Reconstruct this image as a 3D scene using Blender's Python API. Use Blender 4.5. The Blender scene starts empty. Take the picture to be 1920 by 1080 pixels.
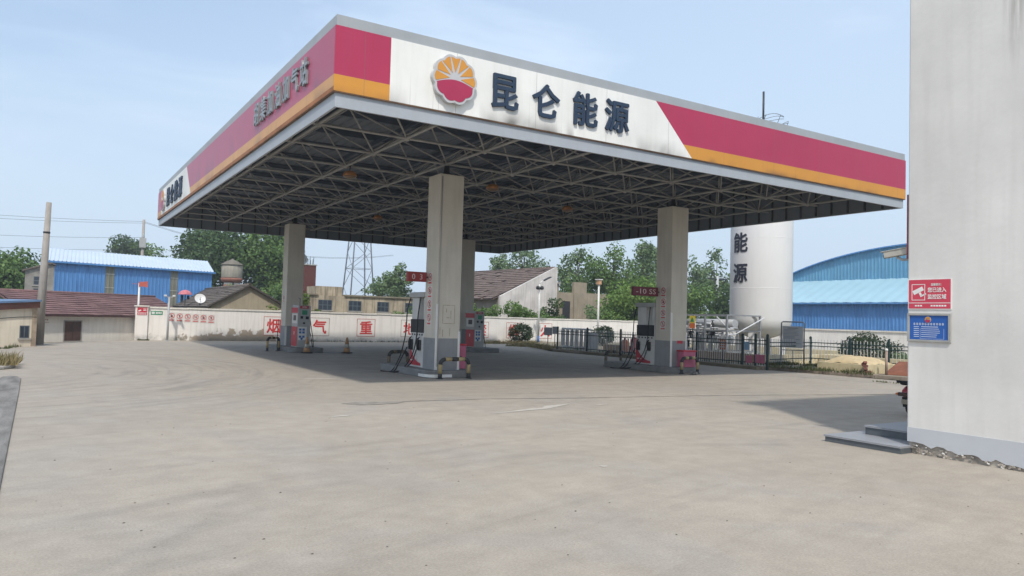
import bpy, bmesh, math, random
import numpy as np
from mathutils import Vector, Matrix
R = math.radians
random.seed(7)
S = bpy.context.scene
COL = S.collection

# ------------------------------------------------------------------ camera
CAM = Vector((-4.4756, -13.5409, 1.65))
yaw, pitch, roll = 0.5604, 0.0409, 0.0280
fw = Vector((math.sin(yaw)*math.cos(pitch), math.cos(yaw)*math.cos(pitch), math.sin(pitch)))
rt = Vector((math.cos(yaw), -math.sin(yaw), 0)); up = rt.cross(fw)
c_, s_ = math.cos(roll), math.sin(roll)
r2 = c_*rt + s_*up; u2 = -s_*rt + c_*up
camd = bpy.data.cameras.new('camera'); camo = bpy.data.objects.new('camera', camd); COL.objects.link(camo)
m = Matrix(((r2.x, u2.x, -fw.x), (r2.y, u2.y, -fw.y), (r2.z, u2.z, -fw.z))).to_4x4()
m.translation = CAM; camo.matrix_world = m
camd.sensor_width = 36; camd.lens = 36*1403.85/1920
camd.clip_start = 0.05; camd.clip_end = 3000
S.camera = camo

# ------------------------------------------------------------------ sky, sun, exposure
SUN = Vector((-0.40, -0.67, 1.0)).normalized()          # towards the sun
el = math.asin(SUN.z); az = math.atan2(SUN.x, SUN.y)
W = bpy.data.worlds.new('World'); S.world = W; W.use_nodes = True
nt = W.node_tree; nt.nodes.clear()
def N(tree, t, **kw):
    n = tree.nodes.new(t)
    for k, v in kw.items():
        if k in n.inputs.keys() if not isinstance(k, int) else False: n.inputs[k].default_value = v
        else: setattr(n, k, v)
    return n
out = N(nt, 'ShaderNodeOutputWorld'); bg = N(nt, 'ShaderNodeBackground'); bg.inputs['Strength'].default_value = 0.15
sky = N(nt, 'ShaderNodeTexSky', sky_type='NISHITA'); sky.sun_disc = False
sky.sun_elevation = el; sky.sun_rotation = az; sky.air_density = 1.15; sky.dust_density = 1.6; sky.ozone_density = 1.3
tc = N(nt, 'ShaderNodeTexCoord'); mp = N(nt, 'ShaderNodeMapping'); mp.inputs['Scale'].default_value = (1.6, 1.1, 4.5)
mp.inputs['Location'].default_value = (0.35, 0.2, 0.1); mp.inputs['Rotation'].default_value = (0.25, 0.1, 0.5)
nz = N(nt, 'ShaderNodeTexNoise'); nz.inputs['Scale'].default_value = 1.35; nz.inputs['Detail'].default_value = 7; nz.inputs['Roughness'].default_value = .56; nz.inputs['Distortion'].default_value = .5
rp = N(nt, 'ShaderNodeValToRGB'); rp.color_ramp.elements[0].position = .42; rp.color_ramp.elements[1].position = .70
rp.color_ramp.elements[0].color = (0, 0, 0, 1); rp.color_ramp.elements[1].color = (1, 1, 1, 1)
mul = N(nt, 'ShaderNodeMath', operation='MULTIPLY_ADD'); mul.inputs[1].default_value = .75; mul.inputs[2].default_value = .20
mx = N(nt, 'ShaderNodeMixRGB'); mx.inputs['Color2'].default_value = (4.3, 5.15, 6.15, 1)
L = nt.links.new
L(tc.outputs['Generated'], mp.inputs['Vector']); L(mp.outputs[0], nz.inputs['Vector']); L(nz.outputs['Fac'], rp.inputs['Fac'])
L(rp.outputs['Color'], mul.inputs[0])
# a thin veil of high cloud lies towards the east
vd = N(nt, 'ShaderNodeVectorMath', operation='DOT_PRODUCT'); vd.inputs[1].default_value = (.93, .28, .22); L(tc.outputs['Generated'], vd.inputs[0])
vr = N(nt, 'ShaderNodeMapRange'); vr.inputs['From Min'].default_value = .35; vr.inputs['From Max'].default_value = 1.0; vr.inputs['To Max'].default_value = .38; L(vd.outputs['Value'], vr.inputs['Value'])
va = N(nt, 'ShaderNodeMath', operation='ADD'); va.use_clamp = True; L(mul.outputs[0], va.inputs[0]); L(vr.outputs[0], va.inputs[1]); L(va.outputs[0], mx.inputs['Fac']); L(sky.outputs[0], mx.inputs['Color1'])
# dull summer haze low over the horizon
sz = N(nt, 'ShaderNodeSeparateXYZ'); L(tc.outputs['Generated'], sz.inputs[0])
hr = N(nt, 'ShaderNodeMapRange'); hr.inputs['From Min'].default_value = 0; hr.inputs['From Max'].default_value = .42; hr.inputs['To Min'].default_value = .85; hr.inputs['To Max'].default_value = 0; L(sz.outputs['Z'], hr.inputs['Value'])
hm = N(nt, 'ShaderNodeMixRGB'); hm.inputs['Color2'].default_value = (3.15, 3.85, 4.75, 1); L(hr.outputs[0], hm.inputs['Fac']); L(mx.outputs[0], hm.inputs['Color1'])
L(hm.outputs[0], bg.inputs['Color']); L(bg.outputs[0], out.inputs['Surface'])
sund = bpy.data.lights.new('sun', 'SUN'); sund.energy = 2.5; sund.angle = R(2.5); sund.color = (1, .955, .88)
suno = bpy.data.objects.new('sun', sund); COL.objects.link(suno)
suno.rotation_euler = SUN.to_track_quat('Z', 'Y').to_euler(); suno.location = (-20, -30, 50)
S.view_settings.view_transform = 'Standard'; S.view_settings.look = 'None'; S.view_settings.gamma = 1
S.view_settings.exposure = 0.36
S.cycles.max_bounces = 8; S.cycles.diffuse_bounces = 4; S.cycles.transparent_max_bounces = 8

# ------------------------------------------------------------------ materials
MATS = {}
def mat(name, col, rough=.7, var=.10, scale=2.5, bump=0., bscale=None, streak=0., dirt=(.18, .16, .13), metal=0., spec=.35, stretch=(1, 1, 1), fine=0.):
    if name in MATS: return MATS[name]
    M = bpy.data.materials.new(name); M.use_nodes = True; t = M.node_tree; b = t.nodes['Principled BSDF']; l = t.links.new
    b.inputs['Roughness'].default_value = rough; b.inputs['Metallic'].default_value = metal
    b.inputs['Specular IOR Level'].default_value = spec
    co = N(t, 'ShaderNodeTexCoord'); mpn = N(t, 'ShaderNodeMapping'); mpn.inputs['Scale'].default_value = stretch
    l(co.outputs['Object'], mpn.inputs['Vector'])
    n1 = N(t, 'ShaderNodeTexNoise'); n1.inputs['Scale'].default_value = scale; n1.inputs['Detail'].default_value = 6; n1.inputs['Roughness'].default_value = .6
    l(mpn.outputs[0], n1.inputs['Vector'])
    cr = N(t, 'ShaderNodeValToRGB'); cr.color_ramp.elements[0].position = .28; cr.color_ramp.elements[1].position = .72
    a = [max(0, x*(1-var*1.3)) for x in col]; z = [min(1, x*(1+var)) for x in col]
    cr.color_ramp.elements[0].color = (*a, 1); cr.color_ramp.elements[1].color = (*z, 1)
    l(n1.outputs['Fac'], cr.inputs['Fac']); cur = cr.outputs['Color']
    if fine:
        n3 = N(t, 'ShaderNodeTexNoise'); n3.inputs['Scale'].default_value = 45; n3.inputs['Detail'].default_value = 3
        l(co.outputs['Object'], n3.inputs['Vector'])
        mr = N(t, 'ShaderNodeMapRange'); mr.inputs['To Min'].default_value = 1-fine; mr.inputs['To Max'].default_value = 1+fine; l(n3.outputs['Fac'], mr.inputs['Value'])
        mm = N(t, 'ShaderNodeMixRGB', blend_type='MULTIPLY'); mm.inputs['Fac'].default_value = 1; l(cur, mm.inputs['Color1']); l(mr.outputs[0], mm.inputs['Color2']); cur = mm.outputs[0]
    if streak:
        m2 = N(t, 'ShaderNodeMapping'); m2.inputs['Scale'].default_value = (5, 5, .35); l(co.outputs['Object'], m2.inputs['Vector'])
        n2 = N(t, 'ShaderNodeTexNoise'); n2.inputs['Scale'].default_value = 1.6; n2.inputs['Detail'].default_value = 5; l(m2.outputs[0], n2.inputs['Vector'])
        c2 = N(t, 'ShaderNodeValToRGB'); c2.color_ramp.elements[0].position = .47; c2.color_ramp.elements[1].position = .74
        c2.color_ramp.elements[0].color = (0, 0, 0, 1); c2.color_ramp.elements[1].color = (streak, streak, streak, 1)
        l(n2.outputs['Fac'], c2.inputs['Fac'])
        mxx = N(t, 'ShaderNodeMixRGB'); mxx.inputs['Color2'].default_value = (*dirt, 1); l(c2.outputs['Color'], mxx.inputs['Fac']); l(cur, mxx.inputs['Color1']); cur = mxx.outputs[0]
    l(cur, b.inputs['Base Color'])
    if bump:
        nb = N(t, 'ShaderNodeTexNoise'); nb.inputs['Scale'].default_value = bscale or scale*8; nb.inputs['Detail'].default_value = 4; l(mpn.outputs[0], nb.inputs['Vector'])
        bn = N(t, 'ShaderNodeBump'); bn.inputs['Strength'].default_value = bump; bn.inputs['Distance'].default_value = .02
        l(nb.outputs['Fac'], bn.inputs['Height']); l(bn.outputs[0], b.inputs['Normal'])
    MATS[name] = M; return M

def leafmat(name, c0, c1, c2):
    M = bpy.data.materials.new(name); M.use_nodes = True; t = M.node_tree; l = t.links.new
    b = t.nodes['Principled BSDF']; b.inputs['Roughness'].default_value = .55; b.inputs['Specular IOR Level'].default_value = .25
    g = N(t, 'ShaderNodeNewGeometry'); cr = N(t, 'ShaderNodeValToRGB')
    cr.color_ramp.elements[0].color = (*c0, 1); cr.color_ramp.elements[1].color = (*c2, 1); e = cr.color_ramp.elements.new(.5); e.color = (*c1, 1)
    co = N(t, 'ShaderNodeTexCoord'); n1 = N(t, 'ShaderNodeTexNoise'); n1.inputs['Scale'].default_value = .9; n1.inputs['Detail'].default_value = 2; l(co.outputs['Object'], n1.inputs['Vector'])
    mm = N(t, 'ShaderNodeMath', operation='MULTIPLY_ADD'); mm.inputs[1].default_value = .45; l(g.outputs['Random Per Island'], mm.inputs[0])
    m3 = N(t, 'ShaderNodeMath', operation='MULTIPLY_ADD'); m3.inputs[1].default_value = 1.3; m3.inputs[2].default_value = -.38; l(n1.outputs['Fac'], m3.inputs[0]); l(m3.outputs[0], mm.inputs[2])
    l(mm.outputs[0], cr.inputs['Fac']); l(cr.outputs[0], b.inputs['Base Color'])
    tr = N(t, 'ShaderNodeBsdfTranslucent'); l(cr.outputs[0], tr.inputs['Color']); ms = N(t, 'ShaderNodeMixShader'); ms.inputs['Fac'].default_value = .3
    o = t.nodes['Material Output']; l(b.outputs[0], ms.inputs[1]); l(tr.outputs[0], ms.inputs[2]); l(ms.outputs[0], o.inputs['Surface'])
    MATS[name] = M; return M

cream = mat('column paint', (.60, .555, .47), .75, .07, 1.2, streak=.22, dirt=(.36, .32, .25), fine=.04)
greypaint = mat('grey paint', (.265, .27, .275), .7, .10, 2, streak=.35, dirt=(.2, .19, .17))
whitepaint = mat('white paint', (.74, .73, .69), .55, .05, 2, streak=.25, dirt=(.4, .37, .32))
trimgrey = mat('grey sheet trim', (.37, .395, .42), .5, .06, 1.5, streak=.25, dirt=(.33, .34, .34))
capgrey = mat('grey cap sheet', (.34, .36, .37), .5, .08, 1.2, streak=.2, dirt=(.3, .31, .3))
steel = mat('truss steel', (.32, .31, .288), .6, .18, 3, dirt=(.2, .12, .07))
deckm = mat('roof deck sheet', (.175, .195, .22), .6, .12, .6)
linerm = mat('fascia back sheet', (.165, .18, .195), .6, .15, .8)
darkm = mat('dark steel', (.035, .037, .04), .5, .2, 4)
blackm = mat('black rubber', (.018, .018, .02), .6, .2, 6)
concm = mat('kerb concrete', (.36, .34, .31), .85, .16, 3, bump=.25, fine=.08)
darkconc = mat('dirty island concrete', (.20, .20, .195), .85, .22, 3, bump=.25, fine=.08)
redpaint = mat('faded red paint', (.50, .035, .055), .5, .10, 1.5, streak=.2, dirt=(.3, .05, .06))
textred = mat('red lettering paint', (.58, .045, .045), .6, .14, 6)
yellowm = mat('faded yellow paint', (.36, .28, .14), .65, .16, 5)
hoopblk = mat('black paint', (.035, .035, .035), .6, .2, 5)
letterblue = mat('navy sign letter', (.022, .040, .075), .55, .08, 3)
letterside = mat('grey metal letter', (.30, .32, .32), .35, .18, 4, metal=.4)
screen = mat('dark glass display', (.010, .013, .020), .35, .1, 4, spec=.25)
cabinet = mat('dispenser white', (.62, .61, .58), .45, .05, 3, streak=.2, dirt=(.4, .38, .34))
cabgrey = mat('dispenser grey', (.40, .40, .385), .5, .06, 3, streak=.15)
blueink = mat('blue print', (.04, .13, .36), .5, .1, 6)
greenink = mat('green sign', (.03, .25, .13), .5, .06, 5)
orangep = mat('orange paint', (.62, .16, .04), .6, .12, 4)

# ------------------------------------------------------------------ fascia panels: faded red / white / amber with rain streaks
def panelmat(name, col, fade, fac, rough, dirtc=(.16, .15, .14), dz=None):
    M = mat(name, col, rough, .06, .8, streak=.28, dirt=fade)
    t = M.node_tree; l = t.links.new; b = t.nodes['Principled BSDF']
    src = b.inputs['Base Color'].links[0].from_socket
    co = N(t, 'ShaderNodeTexCoord'); sx = N(t, 'ShaderNodeSeparateXYZ'); l(co.outputs['Object'], sx.inputs[0])
    # run-off stains: broad, strongest just above the drip edge
    mp = N(t, 'ShaderNodeMapping'); mp.inputs['Scale'].default_value = (.62, .62, .3); l(co.outputs['Object'], mp.inputs['Vector'])
    n = N(t, 'ShaderNodeTexNoise'); n.inputs['Scale'].default_value = 1.5; n.inputs['Detail'].default_value = 2.5; n.inputs['Roughness'].default_value = .5; n.inputs['Distortion'].default_value = .4; l(mp.outputs[0], n.inputs['Vector'])
    zr = N(t, 'ShaderNodeMapRange'); zr.inputs['From Min'].default_value = 5.80; zr.inputs['From Max'].default_value = (dz or 6.35)
    zr.inputs['To Min'].default_value = 1; zr.inputs['To Max'].default_value = 0; l(sx.outputs['Z'], zr.inputs['Value'])
    p2 = N(t, 'ShaderNodeMath', operation='POWER'); p2.inputs[1].default_value = 1.5; l(zr.outputs[0], p2.inputs[0])
    nr = N(t, 'ShaderNodeMapRange'); nr.inputs['From Min'].default_value = .46; nr.inputs['From Max'].default_value = .68; l(n.outputs['Fac'], nr.inputs['Value'])
    mu = N(t, 'ShaderNodeMath', operation='MULTIPLY'); l(p2.outputs[0], mu.inputs[0]); l(nr.outputs[0], mu.inputs[1])
    m4 = N(t, 'ShaderNodeMath', operation='MULTIPLY'); m4.use_clamp = True; l(mu.outputs[0], m4.inputs[0]); m4.inputs[1].default_value = fac
    mx = N(t, 'ShaderNodeMixRGB'); mx.inputs['Color2'].default_value = (*dirtc, 1); l(m4.outputs[0], mx.inputs['Fac']); l(src, mx.inputs['Color1'])
    # thin drips under the cap edge and the letters
    cx = N(t, 'ShaderNodeCombineXYZ'); ad = N(t, 'ShaderNodeMath', operation='ADD'); l(sx.outputs['X'], ad.inputs[0]); l(sx.outputs['Y'], ad.inputs[1]); l(ad.outputs[0], cx.inputs[0])
    nd = N(t, 'ShaderNodeTexNoise'); nd.inputs['Scale'].default_value = 16; nd.inputs['Detail'].default_value = 1; l(cx.outputs[0], nd.inputs['Vector'])
    rd = N(t, 'ShaderNodeMapRange'); rd.inputs['From Min'].default_value = .66; rd.inputs['From Max'].default_value = .74; l(nd.outputs['Fac'], rd.inputs['Value'])
    zd = N(t, 'ShaderNodeMapRange'); zd.inputs['From Min'].default_value = 5.8; zd.inputs['From Max'].default_value = 6.5; zd.inputs['To Min'].default_value = .8; zd.inputs['To Max'].default_value = .05; l(sx.outputs['Z'], zd.inputs['Value'])
    md = N(t, 'ShaderNodeMath', operation='MULTIPLY'); l(rd.outputs[0], md.inputs[0]); l(zd.outputs[0], md.inputs[1])
    me_ = N(t, 'ShaderNodeMath', operation='MULTIPLY'); me_.use_clamp = True; l(md.outputs[0], me_.inputs[0]); me_.inputs[1].default_value = min(1, fac*.8)
    mq = N(t, 'ShaderNodeMixRGB'); mq.inputs['Color2'].default_value = (*dirtc, 1); l(me_.outputs[0], mq.inputs['Fac']); l(mx.outputs[0], mq.inputs['Color1']); mx = mq
    # sheet joints every couple of metres along the run
    fin = mx.outputs[0]
    for ax in ('X', 'Y'):
        d1 = N(t, 'ShaderNodeMath', operation='MULTIPLY_ADD'); d1.inputs[1].default_value = 1/1.97; d1.inputs[2].default_value = .47; l(sx.outputs[ax], d1.inputs[0])
        d2 = N(t, 'ShaderNodeMath', operation='FRACT'); l(d1.outputs[0], d2.inputs[0]); d3 = N(t, 'ShaderNodeMath', operation='LESS_THAN'); d3.inputs[1].default_value = .0045; l(d2.outputs[0], d3.inputs[0])
        d4 = N(t, 'ShaderNodeMath', operation='MULTIPLY'); d4.inputs[1].default_value = .6; l(d3.outputs[0], d4.inputs[0])
        mj = N(t, 'ShaderNodeMixRGB'); mj.inputs['Color2'].default_value = (.16, .12, .12, 1); l(d4.outputs[0], mj.inputs['Fac']); l(fin, mj.inputs['Color1']); fin = mj.outputs[0]
    l(fin, b.inputs['Base Color'])
    return M
pred = panelmat('fascia red', (.41, .032, .085), (.34, .055, .10), .35, .42)
pwhite = panelmat('fascia white', (.78, .77, .72), (.62, .60, .54), 1.3, .45, (.22, .21, .19), 6.2)
pamber = panelmat('fascia amber', (.60, .27, .04), (.55, .24, .06), .9, .45, (.22, .10, .04), 5.98)
predside = panelmat('fascia red weathered with sheen', (.42, .075, .135), (.36, .10, .15), 1.0, .36, (.20, .09, .13), 6.9)  # paler red paints in the sky sheen on this side; the stains are weathering
pamberside = panelmat('fascia amber weathered', (.62, .32, .11), (.45, .27, .14), 1.1, .42, (.30, .17, .09), 6.2)

# ------------------------------------------------------------------ mesh helpers
class MB:
    def __init__(s): s.v = []; s.f = []; s.mi = []; s.sm = []
    def add(s, vs, fs, mi=0, sm=False):
        o = len(s.v); s.v += [tuple(v) for v in vs]
        s.f += [tuple(i+o for i in f) for f in fs]; s.mi += [mi]*len(fs); s.sm += [sm]*len(fs); return s
    def box(s, a, b, mi=0, M=None):
        x0, y0, z0 = [min(a[i], b[i]) for i in range(3)]; x1, y1, z1 = [max(a[i], b[i]) for i in range(3)]
        vs = [Vector(p) for p in ((x0,y0,z0),(x1,y0,z0),(x1,y1,z0),(x0,y1,z0),(x0,y0,z1),(x1,y0,z1),(x1,y1,z1),(x0,y1,z1))]
        if M: vs = [M @ v for v in vs]
        return s.add(vs, [(0,3,2,1),(4,5,6,7),(0,1,5,4),(1,2,6,5),(2,3,7,6),(3,0,4,7)], mi)
    def tube(s, pts, r, n=6, mi=0, caps=True, sm=True):
        pts = [Vector(p) for p in pts]; k = len(pts)
        rs = r if isinstance(r, (list, tuple)) else [r]*k
        vs = []; prev = None
        for i, p in enumerate(pts):
            d = (pts[min(i+1, k-1)] - pts[max(i-1, 0)]).normalized()
            if prev is None:
                a = d.orthogonal().normalized()
            else:
                a = (prev - d*prev.dot(d)); a = a.normalized() if a.length > 1e-5 else d.orthogonal().normalized()
            prev = a; b = d.cross(a)
            for j in range(n):
                t = 2*math.pi*j/n; vs.append(p + (a*math.cos(t) + b*math.sin(t))*rs[i])
        fs = [(i*n+j, i*n+(j+1) % n, (i+1)*n+(j+1) % n, (i+1)*n+j) for i in range(k-1) for j in range(n)]
        s.add(vs, fs, mi, sm)
        if caps:
            o = len(s.v)-len(vs)
            s.f += [tuple(o+j for j in reversed(range(n))), tuple(o+(k-1)*n+j for j in range(n))]; s.mi += [mi]*2; s.sm += [False]*2
        return s
    def lathe(s, prof, n=24, c=(0,0,0), mi=0, sm=True):
        vs = [(c[0]+r*math.cos(2*math.pi*j/n), c[1]+r*math.sin(2*math.pi*j/n), c[2]+z) for r, z in prof for j in range(n)]
        fs = [(i*n+j, i*n+(j+1) % n, (i+1)*n+(j+1) % n, (i+1)*n+j) for i in range(len(prof)-1) for j in range(n)]
        s.add(vs, fs, mi, sm); o = len(s.v)-len(vs)
        s.f += [tuple(o+j for j in reversed(range(n))), tuple(o+(len(prof)-1)*n+j for j in range(n))]; s.mi += [mi]*2; s.sm += [False]*2
        return s
    def prism(s, poly, M, d, mi=0):
        """poly in the local xy plane, extruded along local +z by d, then M"""
        n = len(poly)
        vs = [M @ Vector((x, y, 0)) for x, y in poly] + [M @ Vector((x, y, d)) for x, y in poly]
        fs = [tuple(reversed(range(n))), tuple(range(n, 2*n))] + [(i, (i+1) % n, n+(i+1) % n, n+i) for i in range(n)]
        return s.add(vs, fs, mi)
    def ring(s, r0, r1, M, d, n=24, mi=0):
        vs = []
        for z in (0, d):
            for r in (r0, r1):
                vs += [M @ Vector((r*math.cos(2*math.pi*j/n), r*math.sin(2*math.pi*j/n), z)) for j in range(n)]
        fs = []
        for j in range(n):
            k = (j+1) % n
            fs += [(2*n+j, 3*n+j, 3*n+k, 2*n+k), (j, k, n+k, n+j), (n+j, n+k, 3*n+k, 3*n+j), (j, 2*n+j, 2*n+k, k)]
        return s.add(vs, fs, mi)
    def build(s, name, mats, parent=None, world=False, bevel=0., loc=None):
        off = Vector((0, 0, 0))
        if world and parent:
            p = parent
            while p: off += p.location; p = p.parent
        if loc: off = Vector(loc)
        me = bpy.data.meshes.new(name)
        me.from_pydata([tuple(Vector(v)-off) for v in s.v], [], s.f)
        mats = mats if isinstance(mats, (list, tuple)) else [mats]
        for m_ in mats: me.materials.append(m_)
        me.polygons.foreach_set('material_index', s.mi); me.polygons.foreach_set('use_smooth', s.sm)
        bm = bmesh.new(); bm.from_mesh(me); bmesh.ops.recalc_face_normals(bm, faces=bm.faces); bm.to_mesh(me); bm.free()
        me.update()
        o = bpy.data.objects.new(name, me); COL.objects.link(o)
        if parent: o.parent = parent
        if loc: o.location = loc
        if bevel:
            b = o.modifiers.new('bevel', 'BEVEL'); b.width = bevel; b.segments = 2; b.limit_method = 'ANGLE'; b.angle_limit = R(40)
        return o

def tag(o, label=None, cat=None, group=None, kind=None):
    if label: o['label'] = label
    if cat: o['category'] = cat
    if group: o['group'] = group
    if kind: o['kind'] = kind
    return o
def thing(name, label, cat, loc=(0,0,0), rz=0, group=None):
    o = bpy.data.objects.new(name, None); COL.objects.link(o); o.location = loc; o.rotation_euler.z = rz; o.empty_display_size = .2
    return tag(o, label, cat, group)
def struct(name, mb, m_): return tag(mb.build(name, m_), kind='structure')
def kids(o): return [c for c in bpy.data.objects if c.parent == o]
def dup(o, loc=None, rz=None, label=None, parent=None):
    c = o.copy(); COL.objects.link(c); c.parent = parent
    if loc is not None: c.location = loc
    if rz is not None: c.rotation_euler.z = rz
    if label: c['label'] = label
    for ch in kids(o): dup(ch, parent=c)
    return c
def frame(origin, xdir, zdir):
    """matrix: local x along xdir, local z along zdir (outward), local y = z x x"""
    x = Vector(xdir).normalized(); z = Vector(zdir).normalized(); y = z.cross(x).normalized()
    M = Matrix(((x.x, y.x, z.x), (x.y, y.y, z.y), (x.z, y.z, z.z))).to_4x4(); M.translation = Vector(origin); return M
FX = lambda o: frame(o, (1, 0, 0), (0, -1, 0))      # on a wall facing -Y (front)
FS = lambda o: frame(o, (0, -1, 0), (-1, 0, 0))     # on a wall facing -X (left), read with +Y on the left
def text(name, s, size, depth, m_, parent, M, bold=.02, sx=1., world=True):
    cu = bpy.data.curves.new(name, 'FONT'); cu.body = s; cu.size = size; cu.align_x = 'CENTER'; cu.align_y = 'CENTER'
    cu.extrude = depth/2; cu.resolution_u = 2
    to = bpy.data.objects.new(name+'_tmp', cu); COL.objects.link(to)
    dg = bpy.context.evaluated_depsgraph_get(); me0 = bpy.data.meshes.new_from_object(to.evaluated_get(dg)); bpy.data.objects.remove(to); bpy.data.curves.remove(cu)
    off = Vector((0, 0, 0))
    if world:
        p = parent
        while p: off += p.location; p = p.parent
    ys = [v.co.y for v in me0.vertices]; cy = (max(ys)+min(ys))/2
    X = Matrix.Translation(-off) @ M @ Matrix.Translation((0, -cy, depth/2)) @ Matrix.Diagonal((sx, 1, 1, 1))
    mb = MB(); fs = [tuple(p.vertices) for p in me0.polygons]; q = bold*size
    for k in range(9 if bold > 0 else 1):                     # heavier strokes: the glyph laid over itself, each a hair prouder
        dx, dy = ((0, 0) if k == 0 else (q*math.cos(k*math.pi/4), q*math.sin(k*math.pi/4)))
        mb.add([X @ Vector((v.co.x+dx, v.co.y+dy, v.co.z+(.0003*k if v.co.z > 0 else 0))) for v in me0.vertices], fs)
    me = bpy.data.meshes.new(name); me.from_pydata(mb.v, [], mb.f); me.update(); bpy.data.meshes.remove(me0)
    me.materials.clear(); me.materials.append(m_)
    o = bpy.data.objects.new(name, me); COL.objects.link(o); o.parent = parent; return o

# ------------------------------------------------------------------ ground
def groundmat():
    M = bpy.data.materials.new('forecourt concrete'); M.use_nodes = True; t = M.node_tree; l = t.links.new; b = t.nodes['Principled BSDF']
    b.inputs['Roughness'].default_value = .82; b.inputs['Specular IOR Level'].default_value = .25
    co = N(t, 'ShaderNodeTexCoord'); P = co.outputs['Object']
    def noise(scale, detail=6, vec=P, rough=.6, dist=0):
        n = N(t, 'ShaderNodeTexNoise'); n.inputs['Scale'].default_value = scale; n.inputs['Detail'].default_value = detail; n.inputs['Roughness'].default_value = rough; n.inputs['Distortion'].default_value = dist
        l(vec, n.inputs['Vector']); return n.outputs['Fac']
    def rng(x, a, c, lo, hi):
        r = N(t, 'ShaderNodeMapRange'); r.inputs['From Min'].default_value = a; r.inputs['From Max'].default_value = c; r.inputs['To Min'].default_value = lo; r.inputs['To Max'].default_value = hi; l(x, r.inputs['Value']); return r.outputs[0]
    def mix(c1, c2, f, mode='MIX'):
        x = N(t, 'ShaderNodeMixRGB', blend_type=mode)
        for k, c in (('Color1', c1), ('Color2', c2)):
            if isinstance(c, tuple): x.inputs[k].default_value = (*c, 1)
            else: l(c, x.inputs[k])
        if isinstance(f, float): x.inputs['Fac'].default_value = f
        else: l(f, x.inputs['Fac'])
        return x.outputs[0]
    def math_(op, a, c):
        x = N(t, 'ShaderNodeMath', operation=op)
        for i, q in enumerate((a, c)):
            if isinstance(q, (int, float)): x.inputs[i].default_value = q
            else: l(q, x.inputs[i])
        return x.outputs[0]
    base = mix((.332, .294, .246), (.392, .346, .288), rng(noise(.22, 5), .35, .68, 0, 1))
    base = mix(base, (.338, .311, .280), rng(noise(.6, 6, dist=.6), .48, .75, 0, .7))
    base = mix(base, (.405, .354, .278), rng(noise(.13, 4, dist=1), .55, .75, 0, .45))        # sandy dust
    # tyre-swept streaks that follow the way round the canopy: noise in polar space
    sx = N(t, 'ShaderNodeSeparateXYZ'); l(P, sx.inputs[0])
    def polar(cx, cy):
        dx = math_('SUBTRACT', sx.outputs['X'], cx); dy = math_('SUBTRACT', sx.outputs['Y'], cy)
        rr = math_('SQRT', math_('ADD', math_('MULTIPLY', dx, dx), math_('MULTIPLY', dy, dy)), 0)
        th = math_('ARCTAN2', dy, dx); c = N(t, 'ShaderNodeCombineXYZ'); l(rr, c.inputs[0]); l(math_('MULTIPLY', th, 2.0), c.inputs[1]); return rr, c.outputs[0]
    rr, pv = polar(6., -30.)
    mz = N(t, 'ShaderNodeMapping'); mz.inputs['Scale'].default_value = (1.5, .9, 1); l(pv, mz.inputs['Vector']); s1 = noise(2.2, 8, mz.outputs[0], .68, .15)
    base = mix(base, (.225, .200, .168), rng(s1, .52, .76, 0, .36))
    base = mix(base, (.44, .39, .32), rng(noise(1.1, 6, pv, .6), .56, .76, 0, .4))
    rr2, pv2 = polar(-8.4, 9.2)       # tight turn at the left entrance
    band = math_('MULTIPLY', rng(rr2, 3.5, 5.5, 0, 1), rng(rr2, 9.5, 13., 1, 0))
    m2 = N(t, 'ShaderNodeMapping'); m2.inputs['Scale'].default_value = (1, .35, 1); l(pv2, m2.inputs['Vector'])
    s2 = noise(3.4, 5, m2.outputs[0], .6)
    base = mix(base, (.165, .153, .142), math_('MULTIPLY', rng(s2, .50, .66, 0, .36), band))
    # a few long tyre marks crossing the front yard
    for cx_, cy_, R_, w_, k_ in ((1.17,-13.3,7.38,.16,.55),(2.0,-10.8,6.4,.13,.4),(-8.28,9.0,6.97,.22,.6),(-8.28,9.0,8.4,.2,.45),(-5.2,5.4,6.08,.2,.5),(-9.3,9.6,9.69,.2,.55),(-9.3,9.6,11.1,.2,.4),(10.4,-38.6,35.0,.14,.4),(10.4,-38.6,33.5,.16,.4),(-.9,-13.1,5.1,.14,.4),(9.,13.,13.3,.2,.35)):
        r_, v_ = polar(cx_, cy_); ab = math_('ABSOLUTE', math_('SUBTRACT', r_, R_), 0)
        mk = math_('MULTIPLY', rng(ab, w_*.25, w_, 1, 0), rng(noise(.33, 3, P, .6), .42, .6, 0, 1)); mk = math_('MULTIPLY', mk, rng(noise(9, 4, v_, .7), .3, .62, .25, 1))
        base = mix(base, (.20, .185, .165), math_('MULTIPLY', mk, k_*.65))
    # blotchy darker tone under the canopy, around the pumps
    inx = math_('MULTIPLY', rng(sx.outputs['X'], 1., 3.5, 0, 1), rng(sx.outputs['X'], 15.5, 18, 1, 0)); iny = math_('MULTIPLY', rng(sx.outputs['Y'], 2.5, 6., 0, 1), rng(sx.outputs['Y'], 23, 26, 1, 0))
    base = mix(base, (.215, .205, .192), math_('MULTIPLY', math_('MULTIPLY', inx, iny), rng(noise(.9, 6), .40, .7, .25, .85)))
    base = mix(base, (.10, .095, .09), rng(noise(3.0, 3, dist=.3), .755, .79, 0, .5))       # small oil drops
    base = mix(base, mix((.90, .895, .89), (1.09, 1.085, 1.08), rng(noise(2.6, 7, rough=.7), .33, .67, 0, 1)), 1.0, 'MULTIPLY')
    base = mix(base, (.16, .15, .135), rng(noise(17, 3, rough=.5), .70, .76, 0, .45))
    fine = noise(52, 4, rough=.75)
    base = mix(base, mix((.80, .795, .785), (1.17, 1.17, 1.165), rng(fine, .3, .7, 0, 1)), 1.0, 'MULTIPLY')
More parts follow.
